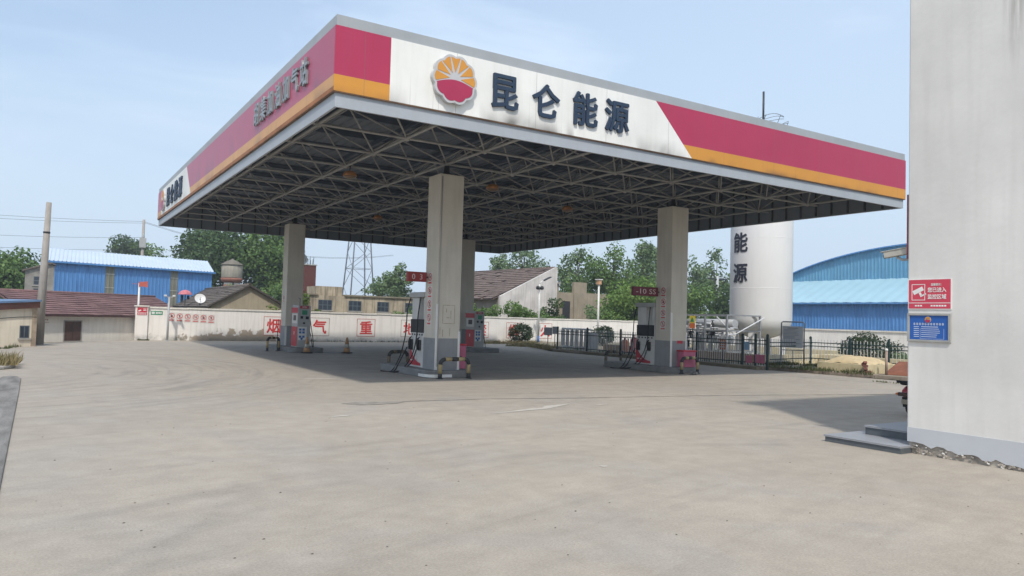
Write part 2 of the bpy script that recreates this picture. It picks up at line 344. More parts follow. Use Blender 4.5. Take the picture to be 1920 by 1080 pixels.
    l(base, b.inputs['Base Color'])
    bp = N(t, 'ShaderNodeBump'); bp.inputs['Strength'].default_value = .2; bp.inputs['Distance'].default_value = .008
    l(noise(60, 5, rough=.7), bp.inputs['Height']); l(bp.outputs[0], b.inputs['Normal'])
    return M
soil = mat('dry soil', (.17, .15, .10), .95, .3, .4)
g = MB().add([(-900,-900,-.06),(900,-900,-.06),(900,900,-.06),(-900,900,-.06)], [(0,1,2,3)]); struct('ground', g, soil)
g = MB().add([(-4.72,-40,0),(18.6,-40,0),(19.0,-20,0),(19.0,5.2,0),(18.2,5.4,0),(18.2,18.8,0),(23.5,29.55,0),(-.2,29.55,0),(-5.6,24,0),(-6.3,12,0)], [tuple(range(10))])
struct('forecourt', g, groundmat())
g = MB().add([(-60,-40,-.012),(-4.5,-40,-.012),(-4.5,12,-.012),(-60,12,-.012)], [(0,1,2,3)]); struct('yard', g, mat('yard dust', (.38, .34, .29), .9, .2, .5, fine=.1))
g = MB().add([(-60,12.02,-.008),(-5.9,12.02,-.008),(-5.0,24.6,-.008),(-60,22,-.008)], [(0,1,2,3)]); struct('road', g, mat('worn asphalt road', (.30, .31, .32), .85, .15, .6, fine=.08))
# worn joint lines
def joint(pts, w, nm='expansion_joint', m_=None, z=.004):
    pts = [Vector((x, y, z)) for x, y in pts]; vs = []; dense = []
    for a, b_ in zip(pts[:-1], pts[1:]):
        k = max(2, int((b_-a).length/.18)); dense += [a.lerp(b_, i/k) for i in range(k)]
    dense.append(pts[-1])
    for i, p in enumerate(dense):
        d = (dense[min(i+1, len(dense)-1)]-dense[max(i-1, 0)]).normalized(); n = Vector((-d.y, d.x, 0))
        wa = w*(.35+.9*random.random()); wb = w*(.35+.9*random.random())
        if random.random() < .10: wa *= 2.4
        vs += [p+n*wa/2, p-n*wb/2]
    fs = [(2*i, 2*i+1, 2*i+3, 2*i+2) for i in range(len(dense)-1)]
    return struct(nm, MB().add(vs, fs), m_ or jointm)
jointm = mat('joint filler', (.17, .155, .135), .95, .35, 6)
joint([(1.3,-.22),(3.17,-.3),(5.5,-.8),(8.28,-1.2),(11.1,-1.85),(13.3,-2.4),(18,-3.4)], .055)
joint([(17.6,-1.9),(16.9,1.),(16.2,4.5),(15.6,8),(15.3,12)], .05)
joint([(2.6,10.35),(5.6,10.3),(9,10.2)], .04)
joint([(18.0,-1.),(17.4,3.0),(17.1,6.),(16.9,12)], .03)
sm = mat('oily stain', (.20, .18, .155), .9, .35, 5)
def blot(cx, cy, rx, ry, m_, z, nm, rot=0, n=28, rag=.25):
    ph = [random.random()*6.28 for _ in range(4)]; vs = []
    for i in range(n):
        a = 2*math.pi*i/n; k = 1+rag*(.5*math.sin(3*a+ph[0])+.35*math.sin(5*a+ph[1])+.3*math.sin(9*a+ph[2]))
        x, y = rx*k*math.cos(a), ry*k*math.sin(a); vs.append((cx+x*math.cos(rot)-y*math.sin(rot), cy+x*math.sin(rot)+y*math.cos(rot), z))
    return struct(nm, MB().add(vs, [tuple(range(n))]), m_)
blot(.85, -.3, .55, .22, mat('patched concrete', (.27, .245, .21), .95, .25, 4, fine=.1), .006, 'ground_patch', -.1)
blot(6.1, 17.2, .75, .45, mat('black oil stain', (.035, .034, .035), .6, .3, 4), .005, 'oil_stain', .0)
palem = mat('worn road paint', (.49, .45, .39), .85, .15, 9, fine=.12)
g = MB().add([(x, y, .005) for x, y in [(2.15,-2.42),(3.2,-2.0),(3.55,-1.95),(3.75,-1.72),(4.55,-1.55),(3.9,-1.92),(3.55,-2.12),(3.0,-2.22)]], [tuple(range(8))]); struct('worn_marking', g, palem)
for cx, cy, rx, ry, a in [(1.02,-6.85,.045,.04,0),(1.6,5.1,.5,.10,-.4),(5.0,-1.9,.16,.05,.2),(4.9,-6.1,.03,.02,0),(-.3,-1.8,.2,.05,.2)]:
    blot(cx, cy, rx, ry, palem, .005, 'pale_scuff', a, 16)
# loose grit and leaves lying on the concrete: nobody could count them
mb = MB()
for i in range(330):
    d = 3.2+22*random.random()**1.7; a = yaw+random.uniform(-.72, .62)
    x, y = CAM.x+d*math.sin(a), CAM.y+d*math.cos(a)
    if x > 5.2 and y < -6.6 or x < -4.5 or y > 27 or x > 18: continue
    s = random.uniform(.005, .013); h = s*.7
    mb.add([(x-s, y, .002), (x, y-s*.8, .002), (x+s*1.2, y+.2*s, .002), (x, y+s, .002), (x+.1*s, y, h)], [(0,1,4),(1,2,4),(2,3,4),(3,0,4)])
o = mb.build('grit', mat('grit', (.13, .115, .095), .9, .4, 20)); tag(o, 'scattered dark grit lying on the pale concrete forecourt', 'grit', kind='stuff')
# left edge: flat grey kerb strip, planter kerb and weeds
kerbstrip = mat('rubbed grey kerb', (.225, .215, .20), .95, .35, 1.6, fine=.22, bump=.5, spec=.1, stretch=(2.2, .5, 1), streak=.0)
mb = MB(); n = 9
prof = [(-5.05,-14),(-4.68,-14),(-4.68,-8),(-4.71,-5.6),(-4.73,-1.5),(-4.75,3),(-4.78,6.4),(-4.86,7.0),(-5.0,7.2),(-5.14,7.0),(-5.2,6.4),(-5.2,0)]
mb.prism(prof, Matrix.Identity(4), .022); o = mb.build('kerb', kerbstrip, bevel=.014); tag(o, kind='structure')
mb = MB(); mb.prism([(-5.2,9.4),(-5.02,9.75),(-4.98,10.3),(-5.1,11.6),(-5.6,11.9),(-7.5,11.9),(-7.5,9.1),(-5.6,9.1)], Matrix.Identity(4), .09)
o = mb.build('kerb', concm, bevel=.03); tag(o, kind='structure')

# ------------------------------------------------------------------ plants
def leaves(mb_unused, name, blobs, n, size, m_, parent, seed, flat=.0, shell=.45):
    rg = np.random.default_rng(seed); vol = np.array([b[3]*b[4]*b[5] for b in blobs])**.8; pr = vol/vol.sum()
    idx = rg.choice(len(blobs), n, p=pr); B = np.array(blobs)[idx]
    d = rg.normal(size=(n, 3)); d /= np.linalg.norm(d, axis=1)[:, None]
    rad = (shell+(1-shell)*rg.random(n)**.6)*rg.choice([1., 1., 1., 1.12, 1.28], n)
    p = B[:, :3]+d*rad[:, None]*B[:, 3:6]
    nrm = d*.7+rg.normal(size=(n, 3))*.6+np.array([0, 0, .35]); nrm /= np.linalg.norm(nrm, axis=1)[:, None]
    t = np.cross(nrm, rg.normal(size=(n, 3))); t /= np.linalg.norm(t, axis=1)[:, None]; b = np.cross(nrm, t)
    s = size*(.6+.8*rg.random(n))[:, None]
    V = np.empty((n, 4, 3)); V[:, 0] = p-t*s*.5; V[:, 1] = p+b*s*.32+nrm*s*.06; V[:, 2] = p+t*s*.55; V[:, 3] = p-b*s*.32+nrm*s*.06
    me = bpy.data.meshes.new(name); me.vertices.add(4*n); me.vertices.foreach_set('co', V.astype(np.float32).ravel())
    me.loops.add(4*n); me.loops.foreach_set('vertex_index', np.arange(4*n, dtype=np.int32)); me.polygons.add(n)
    me.polygons.foreach_set('loop_start', np.arange(0, 4*n, 4, dtype=np.int32)); me.materials.append(m_); me.update(calc_edges=True)
    o = bpy.data.objects.new(name, me); COL.objects.link(o); o.parent = parent; return o
bark = mat('bark', (.13, .105, .08), .95, .3, 3, stretch=(3, 3, .6), bump=.4)
G_dark = leafmat('dark foliage', (.030, .058, .020), (.066, .118, .036), (.14, .20, .068))
G_mid = leafmat('mid foliage', (.050, .10, .024), (.115, .195, .046), (.20, .29, .088))
G_pop = leafmat('poplar foliage', (.070, .125, .048), (.14, .21, .084), (.24, .32, .15))
G_lush = leafmat('lush foliage', (.065, .13, .024), (.145, .235, .050), (.24, .33, .09))
G_yel = leafmat('bright foliage', (.06, .10, .018), (.12, .18, .035), (.20, .25, .06))
G_bush = leafmat('clipped foliage', (.018, .034, .014), (.040, .066, .026), (.085, .11, .05))
G_dry = leafmat('dry grass', (.12, .13, .04), (.26, .21, .10), (.40, .32, .17))
def tree(name, label, x, y, top, cw, bot, m_, n, size, seed, group=None, k=26, cat='tree', airy=False, rz=1.0):
    if airy: k = int(k*1.15); n = int(n*.62)
    rg = random.Random(seed); root = thing(name, label, cat, (x, y, 0), 0, group)
    h = top-bot; cz = bot+h*.52; bl = []
    for i in range(k):
        for _ in range(40):
            px, py, pz = [rg.uniform(-1, 1) for _ in range(3)]
            if .12 < px*px+py*py+pz*pz < .95: break
        taper = 1-.35*max(0, pz)
        q = (.27 if not airy else .155)*rg.uniform(.6, 1.3)
        bl.append((px*cw*.40*taper, py*cw*.40*taper, cz+pz*h*.42, cw*q, cw*q, max(cw*q*.75, h*.10)))
    bl.append((0, 0, cz, cw*.2, cw*.2, h*(.26 if not airy else .14)))
    if not airy:                                         # stray sprays break the outline
        for i in range(12):
            a = rg.uniform(0, 6.28); e = rg.uniform(-.5, 1.3); q = cw*rg.uniform(.05, .10); bl.append((cw*.50*math.cos(a)*math.cos(e), cw*.50*math.sin(a)*math.cos(e), cz+h*.47*math.sin(e), q, q, q))
    bl.append((rg.uniform(-.1, .1)*cw, 0, top-h*.12, cw*.14, cw*.14, h*.12))
    mb = MB(); tr = max(.07, cw*.035)
    mb.tube([(0, 0, -.05), (.03*cw, 0, bot*.6), (-.02*cw, .02*cw, bot+h*.3), (0, 0, bot+h*.75)], [tr*1.25, tr, tr*.7, tr*.18], 8)
    for b in bl[:14]:
        z0 = rg.uniform(bot*.75, bot+h*.45); mb.tube([(0, 0, z0), (b[0]*.45, b[1]*.45, (z0+b[2])/2+.1*h), (b[0], b[1], b[2]+b[5]*.3)], [tr*.45, tr*.28, tr*.08], 5)
    mb.build('trunk', bark, root)
    leaves(None, 'crown', bl, n, size, m_, root, seed, shell=.35 if airy else .5)
    return root
def shrub(name, label, x, y, top, w, m_, n, size, seed, group=None, z0=0, cat='bush', k=14, rnd=False, wy=None):
    rg = random.Random(seed); root = thing(name, label, cat, (x, y, z0), 0, group); h = top-z0; bl = []; wy = wy or w
    if rnd:
        bl = [(0, 0, h*.54, w*.44, wy*.44, h*.43)]
        for i in range(k):
            a = rg.uniform(0, 6.28); e = rg.uniform(-.6, 1.3); q = w*rg.uniform(.09, .15)
            bl.append((w*.38*math.cos(a)*math.cos(e), wy*.38*math.sin(a)*math.cos(e), h*.54+h*.37*math.sin(e), q, q, q))
    else:
        for i in range(k):
            a = rg.uniform(0, 6.28); rr = w*.36*math.sqrt(rg.random()); q = w*rg.uniform(.13, .24); zz = rg.uniform(.15, .92)*h*(1-.22*(rr/(w*.36))**2)
            bl.append((rr*math.cos(a), rr*math.sin(a)*wy/w, min(zz, h*.86), q, q, min(q, h*.16)))
    mb = MB()
    for i in range(5):
        a = i*1.256; mb.tube([(0, 0, -.03), (.1*w*math.cos(a), .1*w*math.sin(a), h*.25), (.25*w*math.cos(a), .25*w*math.sin(a), h*.6)], [.03, .022, .008], 5)
    mb.build('stem', bark, root); leaves(None, 'foliage', bl, n, size, m_, root, seed, shell=.6)
    return root

# ------------------------------------------------------------------ canopy
WX, DY = 18.68, 24.87
ZB, ZF, ZO, ZT, ZC = 5.52, 5.81, 6.12, 7.05, 7.26
can = thing('fuel_station_canopy', 'large red, white and amber flat canopy on four square columns over the fuel pumps', 'canopy', (WX/2, DY/2, 0))
def part(mb, name, m_, parent=can, **k): return mb.build(name, m_, parent, world=True, **k)
T = .06                                                   # fascia panels stand T proud of the canopy edge
def fpanel(name, m_, side, a0, a1, z0, z1, c0=None, c1=None, d=.05, base=0.):
    """panel on the front (side F, a = x) or left (side S, a = y); c0, c1 = upper ends when slanted"""
    c0 = a0 if c0 is None else c0; c1 = a1 if c1 is None else c1
    if side == 'F': M = frame((0, -base, 0), (1, 0, 0), (0, -1, 0)); poly = [(a0, z0), (a1, z0), (c1, z1), (c0, z1)]
    else: M = frame((-base, 0, 0), (0, -1, 0), (-1, 0, 0)); poly = [(-a0, z0), (-a1, z0), (-c1, z1), (-c0, z1)]
    mb = MB(); mb.prism(poly, M, d); return part(mb, name, m_)
fpanel('red_panel', pred, 'F', -.05, 1.06, ZO, ZT)
fpanel('amber_band', pamber, 'F', -.05, 1.06, ZF, ZO)
sl = lambda z: 7.98+(9.23-7.98)*(ZT-z)/(ZT-ZF)
fpanel('white_panel', pwhite, 'F', 1.06, sl(ZF), ZF, ZT, None, sl(ZT), d=.052)
fpanel('red_panel', pred, 'F', sl(ZO), WX+.05, ZO, ZT, sl(ZT), WX+.05)
fpanel('amber_band', pamber, 'F', sl(ZF), WX+.05, ZF, ZO, sl(ZO), WX+.05)
sm2 = lambda z: 16.9-(16.9-15.7)*(ZT-z)/(ZT-ZF)
fpanel('red_panel', predside, 'S', -.0, sm2(ZO), ZO, ZT, -.0, sm2(ZT))
fpanel('amber_band', pamberside, 'S', -.0, sm2(ZF), ZF, ZO, -.0, sm2(ZO))
fpanel('white_panel', pwhite, 'S', sm2(ZF), 23.65, ZF, ZT, sm2(ZT), 23.65, d=.052)
fpanel('red_panel', predside, 'S', 23.65, DY+.05, ZO, ZT); fpanel('amber_band', pamberside, 'S', 23.65, DY+.05, ZF, ZO)
# right and back fascias
mb = MB(); mb.box((WX, -.0, ZO), (WX+.05, DY, ZT)); mb.box((0, DY, ZO), (WX, DY+.05, ZT)); part(mb, 'red_panel', pred)
mb = MB(); mb.box((WX, -.0, ZF), (WX+.05, DY, ZO)); mb.box((0, DY, ZF), (WX, DY+.05, ZO)); part(mb, 'amber_band', pamber)
# drip ledge under the fascia, grey cap above, grey lower trim
mb = MB()
for a, b in (((-.045, -.045), (WX+.045, .06)), ((-.045, DY-.06), (WX+.045, DY+.045)), ((-.045, .06), (.06, DY-.06)), ((WX-.06, .06), (WX+.045, DY-.06))):
    mb.box((a[0], a[1], ZF-.022), (b[0], b[1], ZF-.001))
part(mb, 'drip_ledge', mat('rusty drip ledge', (.17, .10, .06), .8, .4, 2.5))
def rim(name, o, i, z0, z1, m_, seams=None):
    mb = MB()
    mb.box((-o, -o, z0), (WX+o, i, z1)); mb.box((-o, DY-i, z0), (WX+o, DY+o, z1)); mb.box((-o, i, z0), (i, DY-i, z1)); mb.box((WX-i, i, z0), (WX+o, DY-i, z1))
    return part(mb, name, m_)
mb = MB(); mb.box((-.054, -.05, ZF+.001), (-.0505, DY+.05, ZF+.085)); part(mb, 'brown_edge', mat('brown amber edge', (.33, .13, .045), .6, .3, 2.5))  # brown strip along the foot of the left amber band
rim('roof_cap', .03, .25, ZT+.001, ZC, capgrey)
rim('lower_trim', .0, .05, ZB, ZF-.023, trimgrey)
# back of the fascia seen from below
mb = MB(); t0, t1 = .06, .09
mb.box((t0, t0, ZF-.02), (WX-t0, t1, ZT)); mb.box((t0, DY-t1, ZB+.01), (WX-t0, DY-t0, ZT)); mb.box((t0, t1, ZF-.02), (t1, DY-t1, ZT)); mb.box((WX-t1, t1, ZB+.01), (WX-t0, DY-t1, ZT))
for x in np.arange(.6, WX-.2, .62):
    mb.box((x, DY-t1-.05, ZB+.03), (x+.05, DY-t1-.001, ZT-.01), 1); mb.box((x, t1+.001, ZF), (x+.05, t1+.04, ZT-.01), 1)
for y in np.arange(.6, DY-.2, .62):
    mb.box((WX-t1-.05, y, ZB+.03), (WX-t1-.001, y+.05, ZT-.01), 1); mb.box((t1+.001, y, ZF), (t1+.04, y+.05, ZT-.01), 1)
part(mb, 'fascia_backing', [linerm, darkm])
# roof deck: trapezoid sheet with purlins
mb = MB(); p = .31; x = .09; vs = []
nx = int((WX-.18)/p)
for i in range(nx):
    x0 = .09+i*p
    vs += [(x0, ZT-.02), (x0+.20, ZT-.02), (x0+.225, ZT+.03), (x0+.285, ZT+.03)]
vs.append((.09+nx*p, ZT-.02)); n = len(vs)
V = [(a, .09, z) for a, z in vs]+[(a, DY-.09, z) for a, z in vs]; mb.add(V, [(i, i+1, n+i+1, n+i) for i in range(n-1)])
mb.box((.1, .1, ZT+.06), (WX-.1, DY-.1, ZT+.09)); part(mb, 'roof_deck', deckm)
mb = MB()
for y in np.arange(1.2, DY-.5, 2.11): mb.box((.1, y-.035, ZT-.19), (WX-.1, y+.035, ZT-.03))
for x in np.arange(1.6, WX, 2.17): mb.box((x-.03, .1, ZT-.30), (x+.03, DY-.1, ZT-.20))
part(mb, 'purlin', mat('dark purlin', (.07, .085, .11), .6, .2, 2))
# space frame
bx = [4.99+2.172*k for k in range(-2, 7)]; by = [5.16+2.112*k for k in range(-2, 10)]; zb, zt_ = 5.93, 6.72
mb = MB(); rb = .034
for y in by: mb.tube([(.1, y, zb), (WX-.1, y, zb)], rb, 6, caps=False)
for x in bx: mb.tube([(x, .1, zb), (x, DY-.1, zb)], rb*1.12, 6, caps=False)
txs = [.1]+[x+1.086 for x in bx[:-1]]+[WX-.1]; tys = [.1]+[y+1.056 for y in by[:-1]]+[DY-.1]
for y in tys: mb.tube([(.1, y, zt_), (WX-.1, y, zt_)], .024, 5, caps=False, mi=1)
for x in txs: mb.tube([(x, .1, zt_), (x, DY-.1, zt_)], .024, 5, caps=False, mi=1)
for i, x in enumerate(bx):
    for j, y in enumerate(by):
        for a in (0, 1):
            for b in (0, 1): mb.tube([(x, y, zb), (txs[i+a], tys[j+b], zt_)], .024, 5, caps=False)
for x in bx:
    for y in by: mb.lathe([(.0, -.085), (.06, -.06), (.085, 0), (.06, .06), (0, .085)], 8, (x, y, zb))
part(mb, 'space_frame', [steel, MATS['dark purlin']])
# columns
COLS = dict(A=(4.99, 5.16), B=(4.99, 19.95), C=(13.68, 5.16), D=(13.68, 19.95)); hw = .37
def prohib(parent, M, r, bars=True, seed=0):
    """round ban sign: ring, slash, pictogram and a word bar, flat on a pale sticker"""
    rg = random.Random(seed)
    mb = MB(); mb.prism([(-r*1.25, -r*2.05), (r*1.25, -r*2.05), (r*1.25, r*1.25), (-r*1.25, r*1.25)], M, .004, 0)
    mb.ring(r*.80, r, M @ Matrix.Translation((0, 0, .004)), .003, 20, 1)
    mb.box((-r*.82, -r*.085, .0045), (r*.82, r*.085, .0075), 1, M @ Matrix.Rotation(-.78, 4, 'Z'))
    k = seed % 4; MM = M @ Matrix.Translation((0, 0, .0042))
    if k == 0: mb.box((-.45*r, -.12*r, 0), (.45*r, .10*r, .002), 2, MM); mb.box((.2*r, .1*r, 0), (.32*r, .5*r, .002), 2, MM)
    elif k == 1: mb.prism([(-.35*r, -.5*r), (.35*r, -.5*r), (.42*r, 0), (0, .6*r), (-.3*r, .1*r)], MM, .002, 2)
    elif k == 2: mb.box((-.2*r, -.5*r, 0), (.2*r, .5*r, .002), 2, MM)
    else: mb.box((-.1*r, -.55*r, 0), (.12*r, .2*r, .002), 2, MM); mb.ring(.0, .17*r, MM @ Matrix.Translation((0, .38*r, 0)), .002, 10, 2)
    for i in range(4): mb.box((-r*.9+i*r*.46, -r*1.75, .004), (-r*.9+i*r*.46+r*.38, -r*1.32, .0065), 1, M)
    return mb.build('prohibition_sign', [mat('sticker white', (.66, .63, .58), .5, .08, 6), textred, mat('sticker black', (.05, .05, .05), .5, .1, 6)], parent, world=True)
for nm, (cx, cy) in COLS.items():
    mb = MB(); mb.box((cx-hw, cy-hw, .19), (cx+hw, cy+hw, 5.58))
    c = part(mb, 'column', cream, bevel=.02); z1 = 1.06
    c['label'] = {'A': 'tall cream column nearest the camera, ban signs on its left face and a faded poster mark', 'B': 'cream column at the far left, behind the dispenser with traffic cones',
                  'C': 'cream column at the right with a fuel board and pink box at its foot', 'D': 'cream column at the back, half hidden by the nearest column'}[nm]
    mb = MB(); e = .004
    mb.box((cx-hw-e, cy-hw+.0, .2), (cx-hw-.001, cy+hw, z1)); mb.box((cx-hw+.075, cy-hw-e, .2), (cx+hw-.06, cy-hw-.001, z1)); mb.box((cx+hw+.001, cy-hw, .2), (cx+hw+e, cy+hw, z1))
    mb.build('grey_dado', greypaint, c, world=True)
    mb = MB(); mb.box((cx-hw-.012, cy-hw-.012, .2), (cx-hw+.07, cy-hw-.0005, 2.0 if nm in 'AC' else 1.0)); mb.build('corner_guard', whitepaint, c, world=True); mb = MB(); mb.box((cx+hw-.055, cy-hw-.010, .2), (cx+hw+.008, cy-hw-.0005, 1.25))
    mb.build('corner_guard', whitepaint, c, world=True)
    mb = MB(); mb.lathe([(.24, 0), (.20, .05), (.09, .10), (.07, .30)], 12, (cx, cy, 5.581)); mb.build('bearing', darkm, c, world=True)
    if nm in 'AC':
        for i in range(4): prohib(c, FS((cx-hw-.002, cy+(.06 if nm == 'A' else .0), 2.74-.375*i)), .106, seed=i)
    else:
        prohib(c, FS((cx-hw-.002, cy, 2.3)), .10, seed=1)
    if nm == 'A':
        mb = MB(); M = FX((cx+.03, cy-hw-.001, 1.72)); y = mat('glue residue', (.42, .37, .24), .8, .3, 9)
        for a, b in (((-.20, .24), (.17, .255)), ((-.20, -.26), (.17, -.245)), ((-.205, -.25), (-.19, .25)), ((.155, -.25), (.17, .25)), ((-.08, -.1), (.0, -.08)), ((-.1, .05), (-.08, .16)), ((.04, -.12), (.055, .1)), ((-.28, -.55), (-.265, -.36)), ((-.2, -.62), (-.18, -.42)), ((.02, -.6), (.035, -.38))):
            mb.box((a[0], a[1], 0), (b[0], b[1], .003), 0, M)
        mb.build('poster_mark', y, c, world=True)
        mb = MB(); mb.tube([(cx-hw+.06, cy-hw-.02, .3), (cx-hw+.06, cy-hw-.02, 5.5)], .014, 6); mb.build('conduit', cabgrey, c, world=True)
    if nm == 'C':
        mb = MB(); mb.box((-.13, -.05, 0), (.13, .05, .004), 0, FX((cx+.06, cy-hw-.004, 1.02))); mb.build('notice_plate', redpaint, c, world=True)

# emblem and raised lettering
EO = mat('emblem orange', (.60, .27, .045), .4, .05, 3); ER = mat('emblem red', (.38, .03, .08), .4, .05, 3); EW = mat('emblem rim', (.48, .48, .48), .35, .06, 3)
def scallop(r, a): return r*(1+.045*abs(math.cos(5*a))*2-.045)
def emblem(parent, M, r, d=.11, name='emblem'):
    mb = MB(); n = 120
    mb.prism([(scallop(r*1.03, 2*math.pi*i/n)*math.cos(2*math.pi*i/n), scallop(r*1.03, 2*math.pi*i/n)*math.sin(2*math.pi*i/n)) for i in range(n)], M, d, 0)
    M1 = M @ Matrix.Translation((0, 0, d+.0005)); q = .93*r
    # red lower disc under a rising arc
    a0, a1 = R(195), R(345); lo = [(scallop(q, a0+(a1-a0)*i/50)*math.cos(a0+(a1-a0)*i/50), scallop(q, a0+(a1-a0)*i/50)*math.sin(a0+(a1-a0)*i/50)) for i in range(51)]
    e0, e1 = Vector(lo[-1]), Vector(lo[0]); arc = []
    for i in range(1, 16):
        t = i/16; p = e0.lerp(e1, t); arc.append((p.x, p.y+r*.21*math.sin(math.pi*t)))
    mb.prism(lo+arc, M1, .006, 2)
    st = 206/7
    for k in range(7):
        b0 = R(-13+st*k+1.6); b1 = R(-13+st*(k+1)-1.6); mid = (b0+b1)/2
        pts = [(.27*r*math.cos(mid), .03*r+.27*r*math.sin(mid))]
        for i in range(13):
            a = b0+(b1-b0)*i/12; pts.append((scallop(q, a)*math.cos(a), scallop(q, a)*math.sin(a)))
        mb.prism(pts, M1, .006, 1)
    return mb.build(name, [EW, EO, ER], parent, world=True)
emblem(can, FX((2.42, -.055, 6.46)), .475)
for ch, x in zip('昆仑能源', (3.64, 4.72, 5.80, 6.74)): text('raised_letter', ch, .80, .05, letterblue, can, FX((x, -.056, 6.45)), .020, .93)
for i, ch in enumerate('胡集加油加气站'):
    yy = 5.83-(5.83-1.80)*i/6; text('raised_letter', ch, .62, .045, letterside, can, FS((-.056, yy, 6.63)), .018, .85)
emblem(can, FS((-.056, 22.75, 6.47)), .46, .08)
for ch, y in zip('昆仑能源', (21.4, 20.3, 19.2, 18.1)): text('raised_letter', ch, .84, .045, letterblue, can, FS((-.056, y, 6.45)), .03, 1.0)

# lamps hung in the space frame
lamp_hous = mat('rusty lamp housing', (.42, .19, .06), .6, .3, 8); lamp_glass = mat('lamp glass', (.20, .13, .08), .3, .1, 8)
def canlamp(x, y, label):
    o = thing('canopy_lamp', label, 'lamp', (x, y, 5.93), random.uniform(-.4, .4), 'floodlights hung under the canopy')
    mb = MB(); mb.tube([(0, 0, 0), (0, 0, -.16)], .018, 6); mb.build('hanger', darkm, o)
    mb = MB(); mb.lathe([(.05, -.14), (.14, -.17), (.19, -.24), (.20, -.30)], 14); mb.build('housing', lamp_hous, o)
    mb = MB(); mb.lathe([(.185, -.301), (.15, -.34), (.06, -.37)], 14); mb.build('lens', lamp_glass, o)
    return o
for x, y, lb in ((2.9, 7.2, 'rusty orange floodlight under the canopy near its left fascia'), (7.16, 6.3, 'orange floodlight hung just right of the nearest column top'), (11.5, 8.3, 'orange floodlight hung between the two front columns'),
                 (15.85, 7.3, 'small floodlight under the canopy right of the right column'), (7.2, 15.7, 'dim floodlight deep under the back of the canopy')): canlamp(x, y, lb)

# vent mast on the tank sticks up behind the canopy (see the tank)
# ------------------------------------------------------------------ fuel boards
boardred = mat('fuel board red', (.30, .04, .04), .5, .12, 4); boardtxt = mat('fuel board figures', (.62, .50, .48), .5, .1, 6)
def board(x0, x1, y, z0, z1, s, label, m_, sx):
    o = thing('fuel_board', label, 'sign', ((x0+x1)/2, y, z0))
    mb = MB(); mb.box((x0, y-.06, z0), (x1, y+.06, z1)); mb.build('box', m_, o, world=True, bevel=.012)
    mb = MB(); mb.tube([(x1-.02, y, (z0+z1)/2), (x1+.12, y, (z0+z1)/2)], .025, 6); mb.build('bracket', darkm, o, world=True)
    text('lettering', s, (z1-z0)*.80, .006, boardtxt, o, FX(((x0+x1)/2, y-.061, (z0+z1)/2)), .0, sx)
board(12.12, 13.22, 5.38, 2.54, 2.84, '-10 SS', 'dark red fuel board reading -10 SS beside the right column', mat('dark fuel board', (.15, .022, .035), .5, .12, 4), 1.5)
board(3.98, 4.56, 5.38, 2.60, 2.87, '0  3', 'faded red fuel board reading 0 3 beside the nearest column', boardred, 1.0)

# ------------------------------------------------------------------ pump islands
def island(cx, cy0, cy1, label, white=False):
    o = thing('pump_island', label, 'island', (cx, (cy0+cy1)/2, 0), 0, 'raised concrete pump islands'); w = .70; r = .28
    pts = []
    for (px, py, a) in ((cx+w-r, cy1-r, 0), (cx-w+r, cy1-r, 90), (cx-w+r, cy0+r, 180), (cx+w-r, cy0+r, 270)):
        for i in range(6): t = R(a+18*i); pts.append((px+r*math.cos(t), py+r*math.sin(t)))
    mb = MB(); mb.prism(pts, Matrix.Identity(4), .20); mb.build('slab', darkconc, o, world=True, bevel=.02)
    if white:
        mb = MB(); q = [p for p in pts if p[1] < cy0+r+.35 and p[0] < cx+.05]
        q = [(cx-w-.004, cy0+.6)]+[p for p in pts[12:18]]+[(cx+.02, cy0-.0)]
        vs = [(x-.004, y-.004, z) for x, y in q for z in (.02, .10)]
        mb.add(vs, [(2*i, 2*i+2, 2*i+3, 2*i+1) for i in range(len(q)-1)]); mb.build('white_edge', whitepaint, o, world=True)
    return o
island(4.99, 4.5, 8.0, 'raised dark island under the nearest column, white paint on its front edge', True)
island(13.68, 4.5, 8.0, 'raised island under the right column and its dispenser')
island(4.99, 17.3, 21.2, 'far left raised island with a black oil stain beside it')
island(13.68, 17.3, 21.2, 'far island behind the nearest column, with a red fronted dispenser')

# ------------------------------------------------------------------ dispensers
def hose(parent, pts, r=.017):
    P = [Vector(p) for p in pts]; fine = []
    for i in range(len(P)-1):
        p0, p1, p2, p3 = P[max(i-1, 0)], P[i], P[i+1], P[min(i+2, len(P)-1)]
        for k in range(6):
            t = k/6; fine.append(.5*((2*p1)+(p2-p0)*t+(2*p0-5*p1+4*p2-p3)*t*t+(3*p1-p0-3*p2+p3)*t*t*t))
    fine.append(P[-1]); mb = MB(); mb.tube(fine, r, 6); return mb.build('hose', blackm, parent)
def nozzle(parent, y, z):
    mb = MB(); x = -.31
    mb.box((x-.05, y-.07, z-.24), (x+.0, y+.07, z+.06)); h = mb.build('nozzle_holster', darkm, parent, bevel=.01)
    mb = MB(); mb.tube([(x-.075, y, z-.22), (x-.085, y, z-.02), (x-.07, y, z+.09), (x-.02, y, z+.14)], [.03, .036, .026, .013], 7); mb.build('nozzle', blackm, h)
